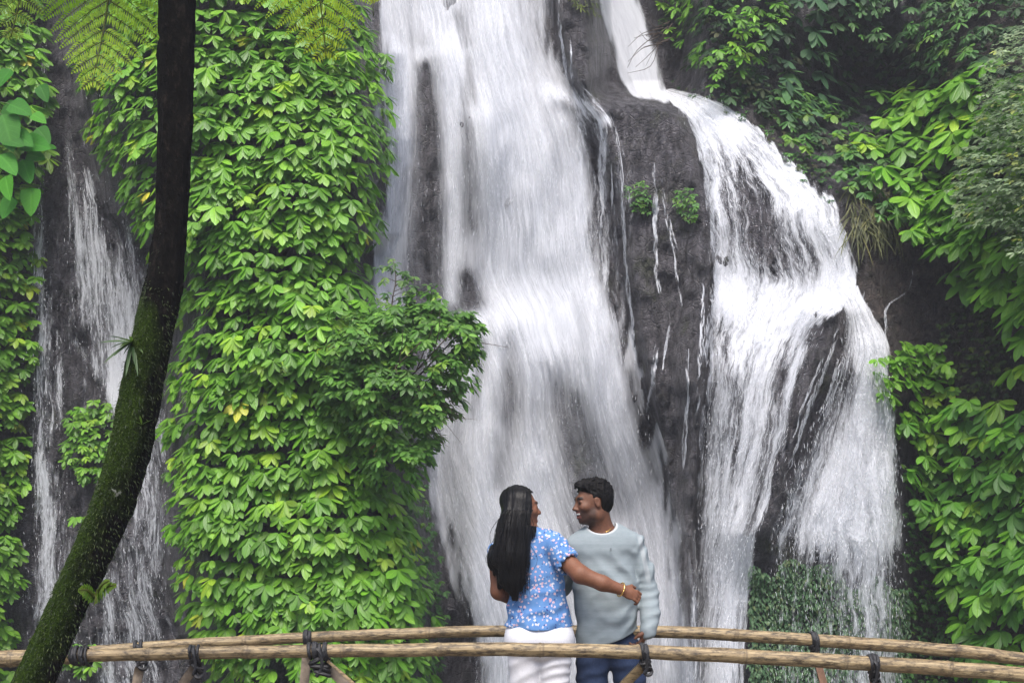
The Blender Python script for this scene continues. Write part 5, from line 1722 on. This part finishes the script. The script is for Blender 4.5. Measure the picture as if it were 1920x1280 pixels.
# long straight hair down her back
V = Vol((Wm(890, 0)[0], 5.66, Wm(0, 1135)[2]), (Wm(1030, 0)[0], 6.2, Wm(0, 897)[2]), .0045)
V.ell(Tw(-.018, 0, .042), np.array([.108, .088, .094]) * .88, Rw, .01)
V.ell(Tw(-.030, -.02, -.02), np.array([.090, .085, .10]) * .88, Rw, .03)
V.cap(Wm(975, 945, -.05), Wm(967, 990, -.07), .076, .088, .03, (1, .75, 1))
V.cap(Wm(966, 990, -.08), Wm(957, 1040, -.11), .098, .090, .03, (1, .5, 1))
V.cap(Wm(957, 1040, -.11), Wm(962, 1085, -.115), .088, .060, .03, (1, .45, 1))
V.cap(Wm(962, 1085, -.115), Wm(966, 1118, -.11), .058, .020, .02, (1, .5, 1))
V.cap(Wm(950, 1000, -.06), Wm(934, 1045, -.05), .06, .045, .03, (1, .6, 1))
V.cap(Wm(934, 1045, -.05), Wm(938, 1095, -.04), .045, .020, .03, (1, .6, 1))
X, Y, Z = V.grid()
q = (np.stack([X, Y, Z], -1) - Hw) @ Rw / .88
facec = np.where((q[..., 2] < .085) & (q[..., 2] > -.2), np.minimum(q[..., 0] - (.034 - .045 * sm(.0, -.12, q[..., 2])), .3), -1)
facec = np.where(np.abs(q[..., 0]) < .16, facec, -1)
wx = X / 5.9 * F + 960
wz = HY - (Z - CZ) / 5.9 * F
streak = (fbm((wx + .12 * (wz - 950)) / 7, wz / 120, Y * 3, 3, 51) - .5) * .030 * sm(910, 990, wz) + (fbm((wx + .1 * (wz - 950)) / 2.6, wz / 90, Y * 6, 2, 52) - .5) * .010
V.f = np.maximum(V.f + streak, np.where(wz < 985, facec * .9, -1)).astype(np.float32)
v, f = V.mesh(1)
m = MB()
m.add(v, f)
t = NT("long_black_hair")
co = t.n("TexCoord").outputs["Object"]
sn = t.noise(t.mapping(co, (160, 160, 5)), 1.0, 3, .6)
HAIRL = t.finish(t.principled(t.ramp(sn, [(.35, (.002, .002, .002)), (.7, (.007, .006, .006))]), .42, t.bump(sn, .6, .004), .2))
hair = m.build("hair", HAIRL, wom)
# loose strands along the outline and the tips
r = np.random.default_rng(301)
m = MB()
for i in range(230):
    a = r.random()
    x0, x1, x2, x3 = [np.interp(a, [0, 1], e) for e in ((948, 992), (934, 992), (922, 990), (940, 990))]
    dd = r.uniform(-.16, -.05)
    ly = r.uniform(1085, 1124)
    if a < .25:
        ly = r.uniform(1040, 1090)
    pts = spline([Wm(x0 + r.normal(0, 3), 955, dd + .03), Wm(x1 + r.normal(0, 5), 1000, dd), Wm(x2 + r.normal(0, 8), 1048, dd - .02), Wm(x3 * .6 + x2 * .4 + r.normal(0, 5), ly, dd - .02)], 16)
    add_tube(m, pts, np.linspace(.0015, .0005, 16), 4)
m.build("hair_strands", HAIRL, hair)
# bangle, ring, earring
m = MB()
cw_ = A[3] + (A[2] - A[3]) * .10
ax = unit(A[3] - A[2])
a_ = unit(np.cross(ax, [0, 0, 1.0])); b_ = np.cross(ax, a_)
tt = np.linspace(0, 2 * np.pi, 40)
add_tube(m, np.array([cw_ + (a_ * math.cos(q) + b_ * math.sin(q)) * .034 + ax * .007 * math.cos(q) for q in tt]), .0042, 8)
m.build("bangle", GOLD, wom)
m = MB()
e0 = Wm(993, 973, -.085)
add_tube(m, np.array([e0, e0 - [0, 0, .008], e0 - [0, 0, .016]]), [.0025, .0045, .003], 8)
m.build("earring", mat_plain("pearl", (.7, .68, .62), .3, 40, .05, 0), wom)

# ---------------------------------------------------------------- spray-laden air of the gorge
me = bpy.data.meshes.new("haze")
x0, x1, y0, y1, z0, z1 = -320, 320, -320, 320, -4.0, 12.5
vs = [(x, y, z) for x in (x0, x1) for y in (y0, y1) for z in (z0, z1)]
me.from_pydata(vs, [], [(0, 1, 3, 2), (4, 6, 7, 5), (0, 4, 5, 1), (2, 3, 7, 6), (0, 2, 6, 4), (1, 5, 7, 3)])
hz = bpy.data.objects.new("haze", me)
SC.collection.objects.link(hz)
t = NT("spray_haze")
pv = t.n("VolumePrincipled", {"Color": (.86, .88, .95), "Density": .0028, "Anisotropy": .2})
t.t.links.new(pv.outputs[0], t.out.inputs["Volume"])
me.materials.append(t.m)
tag(hz, kind='stuff')
